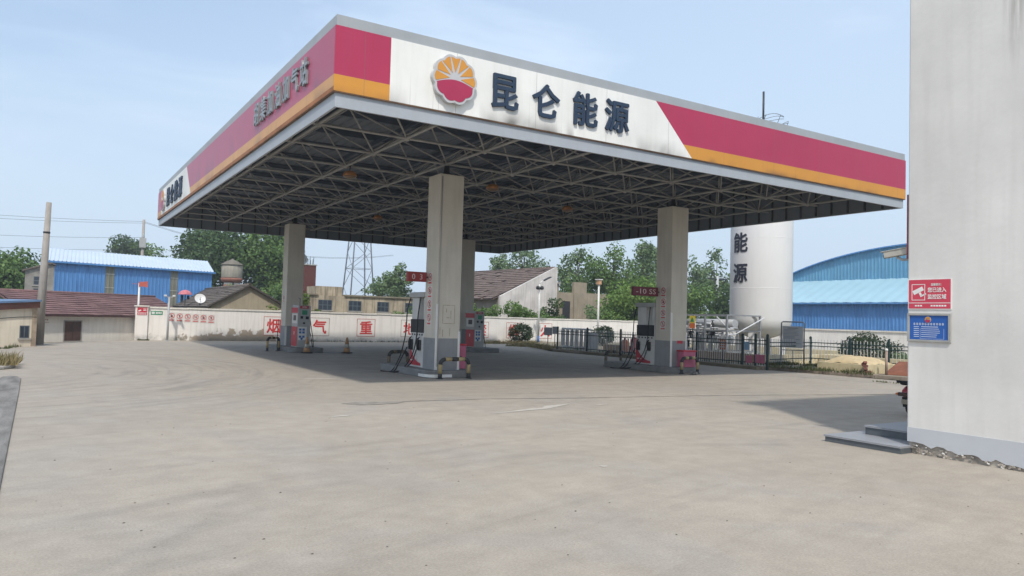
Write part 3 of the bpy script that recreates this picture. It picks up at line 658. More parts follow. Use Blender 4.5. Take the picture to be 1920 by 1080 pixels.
def pump_tall(x, y, label):
    """dispenser with a head on two posts, dark display and red swoosh; its working face looks to -X"""
    o = thing('fuel_dispenser', label, 'fuel pump', (x, y, .2), 0, 'fuel dispensers'); a, b = .30, .46
    mb = MB(); mb.box((-a, -b, .0), (a, b, 1.36)); mb.build('cabinet', cabinet, o, bevel=.015)
    mb = MB(); mb.box((-a-.012, -b+.03, .98), (-a-.001, b-.02, 1.36)); mb.build('display', screen, o)
    for i in range(5): mb = MB(); mb.box((-a-.010, -b+.1+i*.16, .90), (-a-.001, -b+.17+i*.16, .95)); mb.build('price_key', darkm, o)
    mb = MB(); mb.box((-a+.03, -b+.03, 1.361), (a-.03, -b+.16, 1.979)); mb.build('post', cabinet, o, bevel=.01)
    mb = MB(); mb.box((-a+.02, b-.46, 1.361), (a-.06, b-.02, 1.979)); mb.build('post', cabinet, o, bevel=.01)
    mb = MB(); mb.box((-a-.06, -b-.03, 1.98), (a+.04, b+.04, 2.13)); mb.build('head', cabgrey, o, bevel=.02)
    mb = MB(); M = frame((-a-.001, 0, 0), (0, -1, 0), (-1, 0, 0)); pts = [(-b+.002, .05), (b-.18, .05), (b-.20, .13)]+[(-b+.002+.74*(1-t), .13+.46*t**2.4) for t in [i/10 for i in range(1, 11)]]
    mb.prism(pts, M, .008); mb.build('red_swoosh', redpaint, o)
    mb = MB()
    for i in range(4): mb.box((-b+.07+i*.055, .17, .0085), (-b+.11+i*.055, .205, .0105), 0, M)
    mb.build('small_mark', whitepaint, o)
    mb = MB(); mb.box((-a-.006, -b+.015, .66), (-a-.001, b-.015, .668)); mb.box((-a-.006, -.004, .14), (-a-.001, .004, .66)); mb.build('door_gap', cabgrey, o)
    nozzle(o, .32, .72); nozzle(o, -.22, .72)
    hose(o, [(-a-.03, .42, 2.02), (-a-.12, .46, 1.6), (-a-.14, .50, .9), (-a-.26, .60, .25), (-a-.42, .80, -.17), (-a-.62, 1.1, -.18), (-a-.40, .7, -.17), (-a-.35, .42, .1), (-a-.14, .36, .55)])
    hose(o, [(-a-.03, -.25, 2.02), (-a-.13, -.3, 1.5), (-a-.13, -.24, .9), (-a-.16, -.05, .35), (-a-.30, .35, -.1), (-a-.50, .75, -.18), (-a-.38, .45, -.165), (-a-.2, -.05, .1), (-a-.11, -.2, .5)])
    return o
pump_tall(4.95, 6.02, 'white fuel dispenser with red swoosh and trailing black hoses behind the nearest column')
pump_tall(13.62, 6.02, 'white fuel dispenser with red swoosh left of the right column')
def pump_cab(x, y, label):
    o = thing('fuel_dispenser', label, 'fuel pump', (x, y, .2), 0, 'fuel dispensers'); a, b = .27, .44
    mb = MB(); mb.box((-a, -b, 0), (a, b, 1.62)); mb.box((-a+.02, -b, 1.62), (a, b, 1.76)); mb.build('cabinet', cabgrey, o, bevel=.012)
    mb = MB(); mb.box((-a-.008, -b+.03, .04), (-a-.001, b-.02, .86)); mb.build('red_door', redpaint, o)
    mb = MB(); mb.box((-a-.011, -.03, .52), (-a-.0085, .05, .66)); mb.build('door_label', whitepaint, o)
    mb = MB(); mb.box((-a-.010, -b+.04, 1.44), (-a-.001, b+.06, 1.66)); mb.build('header', redpaint, o)
    mb = MB(); mb.box((-a-.006, -b+.06, 1.0), (-a-.001, b-.06, 1.40)); mb.build('front_panel', cabinet, o)
    mb = MB(); mb.box((-a-.010, -.2, 1.12), (-a-.0065, .18, 1.34)); mb.build('display', screen, o)
    F = FX((0, -b-.001, 0))
    mb = MB(); mb.box((-.19, 1.63, 0), (.17, 1.74, .008), 0, F); mb.build('header', redpaint, o)
    text('lettering', 'OPEN', .09, .003, whitepaint, o, F @ Matrix.Translation((-.01, 1.685, .0085)), .01, world=False)
    mb = MB(); mb.box((-.10, 1.37, 0), (.12, 1.56, .006), 0, F); mb.build('screen', greenink, o)
    mb = MB(); mb.box((-.16, 1.20, 0), (-.05, 1.31, .008), 0, F); mb.box((.06, 1.18, 0), (.19, 1.30, .008), 0, F); mb.box((-.05, .98, 0), (.04, 1.05, .008), 0, F); mb.build('card_reader', screen, o)
    mb = MB(); mb.box((-.24, .30, 0), (.12, .86, .003), 0, F); mb.build('sticker', whitepaint, o)
    mb = MB()
    for yy in (.74, .62, .44):
        for xx in (-.2, -.06): mb.box((xx, yy-.04, .0035), (xx+.10, yy+.05, .005), 0, F)
    mb.ring(0, .055, F @ Matrix.Translation((-.08, .36, .0035)), .0015, 12); mb.build('print', blueink, o)
    mb = MB(); mb.tube([(-a+.08, -b+.05, 1.76), (-a+.08, -b+.05, 2.05), (-a+.05, -b+.25, 2.07)], .013, 6); mb.build('hose_arm', darkm, o)
    hose(o, [(a+.02, -.1, 1.5), (a+.12, -.1, 1.0), (a+.25, -.12, .2), (a+.2, -.3, -.17), (a+.1, -.35, .3), (a+.03, -.2, .8)])
    return o
pump_cab(4.93, 18.28, 'grey dispenser with red lower door and blue print at the far left column')
pump_cab(13.62, 18.62, 'grey dispenser with red lower door right of the nearest column')

# ------------------------------------------------------------------ hoop guards, cones, boxes
dullblk = mat('dull black pipe', (.045, .043, .04), .7, .3, 5); dullyel = mat('dull yellow paint', (.16, .13, .085), .75, .3, 5)  # darker black and yellow for the two rear hoops
def hoop(x, y, rz, w, label, h=.52, plain=True):
    o = thing('hoop_guard', label, 'hoop barrier', (x, y, 0), rz, 'black and yellow hoop guards'); r = .055; q = .14
    path = [(-w/2, 0, 0)]+[(-w/2, 0, z) for z in (.14, .28, h-q)]+[(-w/2+q-q*math.cos(R(t)), 0, h-q+q*math.sin(R(t))) for t in (30, 60, 90)]
    k = 3; path += [(-w/2+q+(w-2*q)*i/k, 0, h) for i in range(1, k+1)]+[(w/2-q+q*math.sin(R(t)), 0, h-q+q*math.cos(R(t))) for t in (30, 60, 90)]+[(w/2, 0, z) for z in (.28, .14, 0)]
    groups = [(0, 1, hoopblk), (1, 3, yellowm), (3, 6, hoopblk), (6, 7, yellowm), (7, 8, hoopblk), (8, 9, yellowm), (9, 12, hoopblk), (12, 14, yellowm), (14, 15, hoopblk)]
    P = [Vector(p) for p in path]; mb = MB()
    for a, b, m_ in groups:
        mb.tube(P[a:b+1], r, 10, mi=0 if m_ is hoopblk else 1)
    mb.build('pipe', [hoopblk, yellowm] if plain else [dullblk, dullyel], o)
    mb = MB()
    for sx in (-1, 1): mb.lathe([(.10, 0), (.10, .012), (.06, .02)], 10, (sx*w/2, 0, 0))
    mb.build('foot_plate', darkm, o); return o
hoop(4.99, 4.33, 0, .86, 'black and yellow hoop guard in front of the nearest column')
hoop(13.70, 4.28, 0, .72, 'worn hoop guard in front of the pink box at the right column')
hoop(5.05, 8.22, 0, .62, 'dark hoop guard beside the coiled hoses of the nearest dispenser', plain=False)
hoop(13.75, 8.22, 0, .72, 'dark hoop guard left of the right hand dispenser', plain=False)
hoop(3.92, 18.75, .42, .60, 'striped hoop guard left of the far left column', .56)
mb = MB()
o = thing('cable_pole', 'thin grey pole standing between hoop guard and far left column', 'pole', (4.05, 18.6, 0)); mb.tube([(0, 0, 0), (0, 0, .9), (.02, 0, 1.35)], .016, 6); mb.build('rod', darkm, o)
mb = MB(); mb.lathe([(.08, 0), (.08, .02), (.03, .03)], 10); mb.build('base', darkm, o)
coneor = mat('faded cone orange', (.42, .23, .10), .7, .2, 5); conewh = mat('dirty cone band', (.45, .41, .34), .7, .2, 5)
def cone(x, y, label):
    o = thing('traffic_cone', label, 'traffic cone', (x, y, 0), random.random(), 'faded traffic cones')
    mb = MB(); mb.box((-.19, -.19, 0), (.19, .19, .05)); mb.build('base', blackm, o, bevel=.01)
    mb = MB(); mb.lathe([(.145, .05), (.115, .22)], 14); mb.lathe([(.085, .39), (.06, .53), (.035, .66), (.02, .665)], 14); mb.build('body', coneor, o)
    mb = MB(); mb.lathe([(.115, .221), (.085, .389)], 14); mb.build('band', conewh, o); return o
cone(4.83, 17.0, 'faded traffic cone in front of the far left dispenser'); cone(6.5, 16.9, 'dirty traffic cone standing alone right of the far left dispenser')
pinkm = mat('faded pink box', (.52, .14, .22), .5, .14, 3, streak=.3, dirt=(.3, .08, .12))
def firebox(x, y, label, w=.58, h=.56):
    o = thing('extinguisher_box', label, 'box', (x, y, .2), 0, 'red extinguisher boxes'); d = .15
    mb = MB(); mb.box((-w/2, -d, 0), (w/2, d, h-.05)); mb.build('case', pinkm, o, bevel=.012)
    mb = MB(); mb.box((-w/2-.02, -d-.02, h-.05), (w/2+.02, d+.02, h)); mb.build('lid', redpaint, o, bevel=.01)
    mb = MB(); mb.box((-w/2+.04, -d-.004, .03), (-.006, -d-.0005, h-.09)); mb.box((.006, -d-.004, .03), (w/2-.04, -d-.0005, h-.09)); mb.build('door', pinkm, o)
    mb = MB(); mb.box((-.03, -d-.02, h*.45), (.03, -d-.004, h*.5)); mb.build('latch', darkm, o); return o
firebox(13.62+.28, 4.63, 'pink extinguisher box at the foot of the right column', .56); firebox(5.6, 5.3, 'narrow red extinguisher box at the right of the nearest column', .36, .7)
mb = MB()
o = thing('rubble', 'dark lump of rubble by the hoop guard at the right column', 'rubble', (13.55, 3.95, 0)); rg = random.Random(4)
for i in range(7):
    c = Vector((rg.uniform(-.12, .12), rg.uniform(-.1, .1), rg.uniform(.02, .06))); s = rg.uniform(.03, .07)
    mb.box(c-Vector((s, s*.7, s*.6)), c+Vector((s, s*.7, s*.6)), 0, Matrix.Translation(c) @ Matrix.Rotation(rg.uniform(0, 3), 4, 'Z') @ Matrix.Rotation(.4, 4, 'X') @ Matrix.Translation(-c))
mb.build('lump', darkconc, o, bevel=.01)

# ------------------------------------------------------------------ boundary wall
def wallmat(name, peel):
    M = mat(name, (.82, .775, .71), .85, .06, .9, streak=.30, dirt=(.46, .42, .35), bump=.15, bscale=18)
    t = M.node_tree; l = t.links.new; b = t.nodes['Principled BSDF']; src = b.inputs['Base Color'].links[0].from_socket
    co = N(t, 'ShaderNodeTexCoord'); sx = N(t, 'ShaderNodeSeparateXYZ'); l(co.outputs['Object'], sx.inputs[0])
    n = N(t, 'ShaderNodeTexNoise'); n.inputs['Scale'].default_value = 1.5; n.inputs['Detail'].default_value = 10; n.inputs['Roughness'].default_value = .72; n.inputs['Distortion'].default_value = .3; l(co.outputs['Object'], n.inputs['Vector'])
    def rng(x, a, c, lo, hi):
        r = N(t, 'ShaderNodeMapRange'); r.inputs['From Min'].default_value = a; r.inputs['From Max'].default_value = c; r.inputs['To Min'].default_value = lo; r.inputs['To Max'].default_value = hi; l(x, r.inputs['Value']); return r.outputs[0]
    def mth(op, a, c):
        q = N(t, 'ShaderNodeMath', operation=op)
        for i, k in enumerate((a, c)):
            if isinstance(k, (int, float)): q.inputs[i].default_value = k
            else: l(k, q.inputs[i])
        return q.outputs[0]
    hgt = rng(sx.outputs['Z'], .12, .95, 1, 0)
    xl = mth('MULTIPLY', rng(sx.outputs['X'], 1.5, 2.9, .25, 1), rng(sx.outputs['X'], 6.4, 7.6, 1, .28)) if peel else .3
    v = mth('ADD', mth('MULTIPLY', mth('MULTIPLY', hgt, xl), .42), n.outputs['Fac'])
    mk = rng(v, .72, .74, 0, 1)
    br = N(t, 'ShaderNodeMixRGB'); br.inputs['Color1'].default_value = (.34, .25, .17, 1); br.inputs['Color2'].default_value = (.42, .37, .30, 1)
    n2 = N(t, 'ShaderNodeTexNoise'); n2.inputs['Scale'].default_value = 9; n2.inputs['Detail'].default_value = 5; l(co.outputs['Object'], n2.inputs['Vector']); l(n2.outputs['Fac'], br.inputs['Fac'])
    mx = N(t, 'ShaderNodeMixRGB'); l(mk, mx.inputs['Fac']); l(src, mx.inputs['Color1']); l(br.outputs[0], mx.inputs['Color2'])
    # grey-green damp at the foot
    gr = N(t, 'ShaderNodeMixRGB'); gr.inputs['Color2'].default_value = (.20, .20, .165, 1); l(mth('MULTIPLY', rng(sx.outputs['Z'], .0, .34, 1, 0), rng(n.outputs['Fac'], .38, .62, 0, 1)), gr.inputs['Fac']); l(mx.outputs[0], gr.inputs['Color1'])
    l(gr.outputs[0], b.inputs['Base Color']); return M
wm1 = wallmat('whitewashed wall', True); cop = mat('wall coping', (.74, .70, .62), .85, .10, 1.5, streak=.3, dirt=(.4, .35, .28))
bw = thing('boundary_wall', 'long whitewashed wall with red painted characters closing the back of the yard', 'wall', (0, 0, 0))
mb = MB(); mb.box((.24, 29.5, -.1), (38, 29.7, 1.66)); mb.build('wall', wm1, bw)
mb = MB(); xs = np.linspace(.24, 38, 40)
for a, b in zip(xs[:-1], xs[1:]):
    j = .012*math.sin(a*3.1); mb.box((a, 29.455, 1.661+j), (b, 29.745, 1.745+j))
mb.build('coping', cop, bw)
mb = MB(); mb.box((-.34, 29.38, -.1), (.236, 29.75, 1.74)); mb.build('pillar', wm1, bw, bevel=.015)
mb = MB(); mb.box((-.39, 29.33, 1.741), (.28, 29.80, 1.80)); mb.build('pillar_cap', cop, bw)
charpanel = mat('white character panel', (.80, .76, .70), .8, .06, 4, streak=.2, dirt=(.5, .45, .38)); fr = mat('panel outline', (.40, .30, .27), .8, .3, 6); frr = mat('panel outline red', (.48, .16, .14), .8, .3, 6)
for i, (ch, x) in enumerate(zip('烟气重地严禁烟火', (6.72, 9.35, 12.2, 15.05, 17.6, 20.2, 22.75, 25.35))):
    F = FX((x, 29.498, .86)); mb = MB(); mb.box((-.56, -.52, 0), (.56, .52, .006), 0, F)
    for a, b in (((-.58, .50), (.58, .53)), ((-.58, -.53), (.58, -.50)), ((-.58, -.5), (-.55, .5)), ((.55, -.5), (.58, .5))): mb.box((a[0], a[1], 0), (b[0], b[1], .010), 1, F)
    pn = mb.build('character_panel', [charpanel, frr if i in (0, 2, 5, 6, 7) else fr], bw)
    text('painted_character', ch, .86, .004, textred, pn, F @ Matrix.Translation((0, 0, .0065)), .020, .98)
mb = MB(); F = FX((-.05, 29.378, 1.50)); mb.box((-.22, -.22, 0), (.24, .20, .008), 0, F); mb.box((-.22, -.215, .0085), (.24, -.19, .0095), 1, F); mb.box((-.22, -.09, .0085), (.24, -.07, .0095), 1, F)
mb.box((-.16, .04, .0085), (-.02, .10, .0095), 1, F @ Matrix.Rotation(.4, 4, 'Z')); mb.box((.05, .1, .0085), (.2, .13, .0095), 1, F); mb.box((.05, .03, .0085), (.2, .06, .0095), 1, F)
for i in range(5): mb.box((-.18+.08*i, -.16, .0085), (-.13+.08*i, -.12, .0095), 1, F)
mb.build('warning_plate', [redpaint, whitepaint], bw)
mb = MB(); F = FX((.66, 29.498, 1.43)); mb.box((-.28, -.10, 0), (.28, .10, .008), 0, F); mb.box((-.24, -.06, .0085), (-.10, .06, .0095), 1, F)
for i in range(4): mb.box((-.05+.075*i, -.05, .0085), (.005+.075*i, .05, .0095), 1, F)
mb.build('green_plate', [greenink, whitepaint], bw)
for i in range(6): prohib(bw, FX((1.38+.395*i, 29.498, 1.30-.015*i)), .145, seed=i+1)

# right hand stretch of the yard wall
w2 = thing('boundary_wall', 'pale rendered wall at the right, in front of the blue warehouse', 'wall', (38, 10, 0))
mb = MB(); mb.box((38.0, -14, -.1), (38.2, 29.44, 1.46)); mb.build('wall', wallmat('rendered grey wall', False), w2, world=True)
mb = MB(); mb.box((37.94, -14, 1.461), (38.26, 29.44, 1.55)); mb.build('coping', cop, w2, world=True)

# verge along the right and the grass strip at the back wall
verge = mat('weedy verge', (.22, .19, .13), .95, .3, 2.2, bump=.3)
mb = MB(); mb.prism([(18.2,5.3),(18.85,5.2),(19.12,2.0),(19.3,-.5),(19.5,-6),(38,-14),(38,29.4),(24,29.4),(18.5,18.7)], Matrix.Identity(4), .11); o = mb.build('verge', verge); tag(o, kind='structure')
mb = MB(); P = [(18.45, 18.8), (18.42, 5.2), (18.78, 5.05), (19.0, 2), (19.2, -.5), (19.4, -6)]
for a, b in zip(P[:-1], P[1:]):
    a = Vector((*a, 0)); b = Vector((*b, 0)); k = max(1, int((b-a).length/.8))
    for i in range(k):
        p = a.lerp(b, i/k); q = a.lerp(b, (i+.985)/k); d = (q-p).normalized(); n = Vector((d.y, -d.x, 0))*-.16
        mb.prism([(p.x, p.y), (q.x, q.y), (q.x+n.x, q.y+n.y), (p.x+n.x, p.y+n.y)], Matrix.Identity(4), .135+random.uniform(-.008, .008))
o = mb.build('kerb', mat('worn brown kerb', (.30, .25, .20), .9, .25, 3, bump=.3), bevel=.012); tag(o, kind='structure')
def grass(name, label, areas, n, h, m_, seed):
    rg = np.random.default_rng(seed); V = []; 
    for (x0, y0, x1, y1, wd, z) in areas:
        t = rg.random(n); dx, dy = x1-x0, y1-y0; ln = math.hypot(dx, dy); o_ = (rg.random(n)-.5)*wd
        clump = .55+.45*np.sin(t*ln*2.1+seed)*np.sin(t*ln*5.3)
        px = x0+t*dx-dy/ln*o_; py = y0+t*dy+dx/ln*o_; hh = h*(.35+.65*rg.random(n))*np.clip(clump+.3, .35, 1.3); a = rg.random(n)*6.28; lean = rg.normal(size=(n, 2))*.35
        w = .012+.012*rg.random(n); P = np.empty((n, 3, 3))
        P[:, 0] = np.c_[px-np.cos(a)*w, py-np.sin(a)*w, np.full(n, z)]; P[:, 1] = np.c_[px+np.cos(a)*w, py+np.sin(a)*w, np.full(n, z)]; P[:, 2] = np.c_[px+lean[:, 0]*hh, py+lean[:, 1]*hh, z+hh]; V.append(P)
    V = np.concatenate(V); k = len(V); me = bpy.data.meshes.new(name); me.vertices.add(3*k); me.vertices.foreach_set('co', V.astype(np.float32).ravel()); me.loops.add(3*k)
    me.loops.foreach_set('vertex_index', np.arange(3*k, dtype=np.int32)); me.polygons.add(k); me.polygons.foreach_set('loop_start', np.arange(0, 3*k, 3, dtype=np.int32)); me.materials.append(m_); me.update(calc_edges=True)
    o = bpy.data.objects.new(name, me); COL.objects.link(o); tag(o, label, 'grass', kind='stuff'); return o
grass('dry_grass', 'dry yellow grass along the foot of the whitewashed wall', [(19.6, 28.3, 24.6, 28.9, 1.4, 0), (19.4, 24, 23.4, 28.2, 1.2, 0), (18.8, 19.2, 20.4, 24, 1.0, .05)], 1500, .30, G_dry, 3)
grass('weeds', 'green and brown weeds on the verge by the black fence', [(18.7, 5.1, 19.1, 1.2, .5, .11), (19.6, 6.0, 21.8, 6.4, .8, .11), (18.6, 18.2, 18.9, 6, .3, .11), (21.5, 5.5, 21.5, 3.8, .8, .11)], 700, .22, leafmat('weed green', (.03, .05, .015), (.08, .10, .03), (.18, .15, .07)), 5)
grass('weeds', 'tuft of dry weeds in the kerbed planter at the left edge', [(-5.2, 9.5, -5.1, 11.5, .5, .09), (-5.8, 9.4, -5.7, 11.6, .9, .09), (-6.5, 9.4, -6.3, 11.6, .9, .09)], 500, .34, G_dry, 8)
grass('weeds', 'scrubby weeds at the foot of the low buildings on the left', [(-5.6, 20, -4.8, 24, .3, 0), (6.5, 29.35, 17, 29.35, .2, 0), (-.2, 29.2, .3, 29.2, .3, 0)], 260, .16, MATS['weed green'], 11)
grass('weeds', 'thin weeds growing out of the far yard joint near the right building', [(17.6, .3, 17.9, -1.2, .12, 0)], 90, .10, MATS['weed green'], 12)

# ------------------------------------------------------------------ poles at the wall
polegal = mat('galvanised pole', (.42, .43, .43), .5, .1, 6); polewhite = mat('white pole', (.68, .67, .63), .5, .06, 6); concpole = mat('concrete pole', (.33, .30, .265), .9, .14, 2.5, streak=.3)
o = thing('camera_pole', 'grey metal pole with small cameras in front of the left end of the whitewashed wall', 'pole', (1.1, 28.6, 0))
mb = MB(); mb.tube([(0, 0, 0), (0, 0, 2.25)], .055, 10); mb.build('post', polegal, o)
mb = MB(); mb.box((-.2, -.05, 2.25), (.22, .03, 2.29)); mb.build('bracket', polegal, o)
for xx in (-.19, .215): mb = MB(); mb.box((xx-.05, -.24, 2.291), (xx+.05, .06, 2.38)); mb.build('camera', whitepaint, o, bevel=.01)
mb = MB(); mb.lathe([(.11, 0), (.11, .02), (.06, .03)], 10); mb.build('base', polegal, o)
o = thing('wind_vane', 'white pole with a faded red wind vane above the wall pillar', 'pole', (-.15, 30.2, 0))
mb = MB(); mb.tube([(0, 0, 0), (0, 0, 2.95)], .05, 8); mb.build('post', polewhite, o)
mb = MB(); mb.prism([(0, -.14), (.16, -.12), (.42, -.16), (.42, .16), (.16, .12), (0, .12)], FX((-.03, -.02, 2.92)), .05); mb.tube([(-.35, 0, 2.92), (.02, 0, 2.92)], .012, 5); mb.build('vane', mat('faded vane', (.50, .12, .09), .6, .1, 5), o)
o = thing('utility_pole', 'tall leaning concrete utility pole at the left, in front of the red tiled roof', 'pole', (-4.5, 23.96, 0))
mb = MB(); mb.tube([(0, 0, -.1), (.11, 0, 6.05)], [.20, .105], 12); mb.build('shaft', concpole, o)
mb = MB(); mb.tube([(.085, 0, 4.72), (.087, 0, 4.80)], .135, 10); mb.build('clamp', darkm, o)
mb = MB(); mb.box((-.62, -.12, -.05), (-.2, .2, 1.22)); mb.build('plinth', mat('old plaster post', (.42, .36, .28), .9, .2, 3, streak=.4), o, bevel=.02)
def upole(x, y, top, label, arm=True, r=.14, box=False, m_=concpole):
    o = thing('utility_pole', label, 'pole', (x, y, 0)); mb = MB(); mb.tube([(0, 0, -.1), (0, 0, top)], [r*1.3, r*.75], 10); mb.build('shaft', m_, o)
    if arm:
        mb = MB(); mb.box((-1.2, -.05, top-.32), (1.2, .05, top-.22)); mb.build('crossarm', darkm, o)
        mb = MB()
        for dx in (-1.1, -.6, .6, 1.1): mb.lathe([(.05, 0), (.07, .06), (.04, .14), (.05, .2)], 8, (dx, 0, top-.22))
        mb.build('insulator', cabgrey, o)
    if box:
        mb = MB(); mb.box((-.32, -.3, top-2.9), (.28, .1, top-1.9)); mb.lathe([(.14, 0), (.16, .1), (.08, .5)], 8, (0, -.1, top-1.9)); mb.build('transformer', cabgrey, o, bevel=.03)
    return o
upole(4.01, 71, 10.7, 'distant utility pole with a transformer behind the blue shed', False, .17, True)
o = thing('power_line', 'thin power lines crossing the sky at the left', 'wire', (-8, 71, 10)); mb = MB()
for dz, dy, w0 in ((.5, 0, 0), (.45, 1.2, .3), (-1.1, .4, .5), (-2.4, .2, .2)):
    pts = [(4.01-50*t, 71+dy, 10+dz-2.2*4*t*(1-t)*(.55+w0*.3)+1.5*t) for t in [i/16 for i in range(17)]]; mb.tube(pts, .017, 4, caps=False)
for dz in (.5, .4):
    pts = [(4.01+30*t, 71+6*t, 10+dz-1.6*4*t*(1-t)-1.*t) for t in [i/10 for i in range(11)]]; mb.tube(pts, .017, 4, caps=False)
mb.build('cable', darkm, o, world=True)
upole(39.0, 27.8+4.4, 7.3, 'bare wooden utility pole between the right column and the white tank', False, .17, m_=mat('wooden pole', (.30, .24, .19), .9, .2, 3))
upole(47.1, 33.8, 6.0, 'grey pole with a short crossarm behind the bushes near the white tank', True, .16, m_=polegal)
# lamps
o = thing('solar_lamp', 'white lamp post with a tilted solar panel head in front of the ruined white gable', 'street lamp', (23.64, 27.8, 0))
mb = MB(); mb.tube([(0, 0, .55), (0, 0, 4.0)], [.065, .05], 10); mb.tube([(0, 0, 4.0), (.06, 0, 4.12), (.30, -.03, 4.28)], .035, 8); mb.build('post', polewhite, o)
mb = MB(); mb.tube([(0, 0, 0), (0, 0, .55)], .075, 10); mb.build('blue_sleeve', blueink, o)
mb = MB(); M = Matrix.Translation((.55, -.05, 4.38)) @ Matrix.Rotation(-.45, 4, 'Y'); mb.box((-.32, -.14, -.03), (.32, .14, .04), 0, M); mb.build('lamp_head', darkm, o, bevel=.02)
mb = MB()
mb.box((-.25, -.12, 3.72), (.2, -.03, 3.76)); mb.build('speaker_bar', darkm, o)
for dx in (-.2, .12): mb = MB(); mb.lathe([(.03, 0), (.13, .05), (.13, .2), (.06, .26)], 10, (dx, -.1, 3.62)); mb.build('speaker', darkm, o)
o = thing('lantern_lamp', 'white lamp post with a square amber lantern above the fence', 'street lamp', (25.55, 23.9, 0))
mb = MB(); mb.tube([(0, 0, 0), (0, 0, 3.95)], [.075, .06], 10); mb.build('post', polewhite, o)
mb = MB(); mb.box((-.13, -.13, 3.97), (.13, .13, 4.26)); mb.build('lantern', mat('amber lantern', (.55, .32, .18), .4, .15, 6), o, bevel=.02)
mb = MB(); mb.box((-.18, -.18, 4.262), (.18, .18, 4.32)); mb.box((-.08, -.08, 3.93), (.08, .08, 3.968)); mb.build('lantern_cap', polewhite, o)
mb = MB()

# ------------------------------------------------------------------ small boards by the fence
def stand(x, y, z0, z1, w, rz, label, m_, legs=2):
    o = thing('small_board', label, 'sign', (x, y, 0), rz); mb = MB(); mb.box((-w/2, -.025, z0), (w/2, .025, z1)); mb.build('panel', m_, o, bevel=.01)
    mb = MB()
    for sx in ((-1, 1) if legs == 2 else (0,)): mb.box((sx*(w/2-.03)-.02, .026, 0), (sx*(w/2-.03)+.02, .06, z1-.02))
    mb.build('leg', darkm, o); return o
slate = mat('grey notice face', (.28, .28, .30), .5, .12, 4)
stand(19.6, 20.9, .78, 1.22, .46, -.55, 'wide grey board on a dark leg left of the fence end', slate, 1); stand(19.9, 20.65, .86, 1.28, .30, -.55, 'narrow grey board right beside the fence end', slate, 1)
o = thing('notice_board', 'tall notice board with grey text panel between two posts in front of the fence', 'notice board', (20.6, 5.55, .1), -.92)
mb = MB(); w = .42
mb.tube([(-w, 0, 0), (-w, 0, 1.68), (-w+.05, 0, 1.73), (w-.05, 0, 1.73), (w, 0, 1.68), (w, 0, 0)], .025, 8); mb.tube([(-w, 0, .62), (w, 0, .62)], .018, 6); mb.tube([(0, 0, 0), (0, 0, .6)], .015, 6); mb.build('frame', mat('grey tube', (.16, .165, .17), .5, .1, 6), o)
mb = MB(); mb.box((-w+.04, -.02, .72), (w-.04, .02, 1.56)); mb.build('panel', mat('notice panel', (.33, .345, .36), .45, .08, 3), o)
mb = MB()
rg = random.Random(3)
for i in range(11):
    z = 1.42-.055*i; mb.box((-w+.09, -.0225, z), (-w+.09+rg.uniform(.4, .64), -.0205, z+.018))
mb.box((-.2, -.0225, 1.47), (.2, -.0205, 1.505)); mb.build('print', mat('faint print', (.18, .19, .2), .5, .2, 9), o)

# ------------------------------------------------------------------ fence
fgreen = mat('dark green fence', (.018, .045, .045), .5, .2, 4); picket = mat('pale fence bar', (.55, .56, .56), .45, .1, 6)
def fence(name, label, cat, P, h=1.24, z0=.1, step=.115, posts=None, spike=True, pick=picket, mid=True):
    root = thing(name, label, cat, (P[0][0], P[0][1], 0))
    pr_ = MB(); rails = MB(); n = 0
    for a, b in zip(P[:-1], P[1:]):
        a = Vector((*a, 0)); b = Vector((*b, 0)); ln = (b-a).length; d = (b-a)/ln; k = int(ln/step)
        X = Matrix(((d.x, -d.y, 0), (d.y, d.x, 0), (0, 0, 1))).to_4x4()
        for i in range(k):
            p = a+d*(i+.5)*ln/k; M = Matrix.Translation(p) @ X; pr_.box((-.009, -.009, z0+.04), (.009, .009, h-.04 if spike else h-.1), 0, M)
        M = Matrix.Translation(a) @ X
        for zz in (h-.19, h-.33, z0+.13) if mid else (h-.12, z0+.13): rails.box((0, -.02, zz), (ln, .02, zz+.035), 0, M)
    for x, y in (posts or P):
        mb = MB(); mb.box((x-.035, y-.035, .0), (x+.035, y+.035, h+.03)); mb.lathe([(.05, 0), (.05, .015), (.01, .05)], 8, (x, y, h+.03)); mb.build('post', fgreen, root, world=True)
    pr_.build('picket_panel', pick, root, world=True); rails.build('rail', fgreen, root, world=True); return root
fence('iron_fence', 'dark green iron fence with pale bars in front of the tank equipment', 'fence', [(18.5, 18.43), (18.5, 6.3)], posts=[(18.5, y) for y in (18.43, 15.93, 13.4, 11.0, 8.6)])
gt = fence('iron_gate', 'double leaf iron gate in the fence with red and pink plates', 'gate', [(18.5, 6.2), (18.5, 5.1)], h=1.27, posts=[(18.5, 6.22), (18.5, 5.6), (18.5, 5.05)])
mb = MB(); F = FS((18.46, 5.35, .40)); mb.box((-.22, -.16, 0), (.22, .16, .012), 0, F); mb.build('red_plate', pinkm, gt, world=True)
mb = MB(); F = FS((18.46, 5.86, .36)); mb.box((-.16, -.14, 0), (.16, .14, .012), 0, F); mb.build('red_plate', pinkm, gt, world=True)
mb = MB(); F = FS((18.46, 5.98, .86)); mb.box((-.11, -.16, 0), (.11, .16, .012), 0, F); mb.build('blue_plate', mat('pale blue plate', (.25, .42, .60), .5, .1, 5), gt, world=True)
fence('iron_fence', 'low iron fence with pale bars running behind the sand pit at the right', 'fence', [(18.6, 5.0), (22.0, 5.76), (22.0, -4)], h=1.2, z0=.25, posts=[(22, 5.76), (22, 4.0), (22, 2.45), (22, .9), (22, -.6), (22, -2.2)], step=.14)

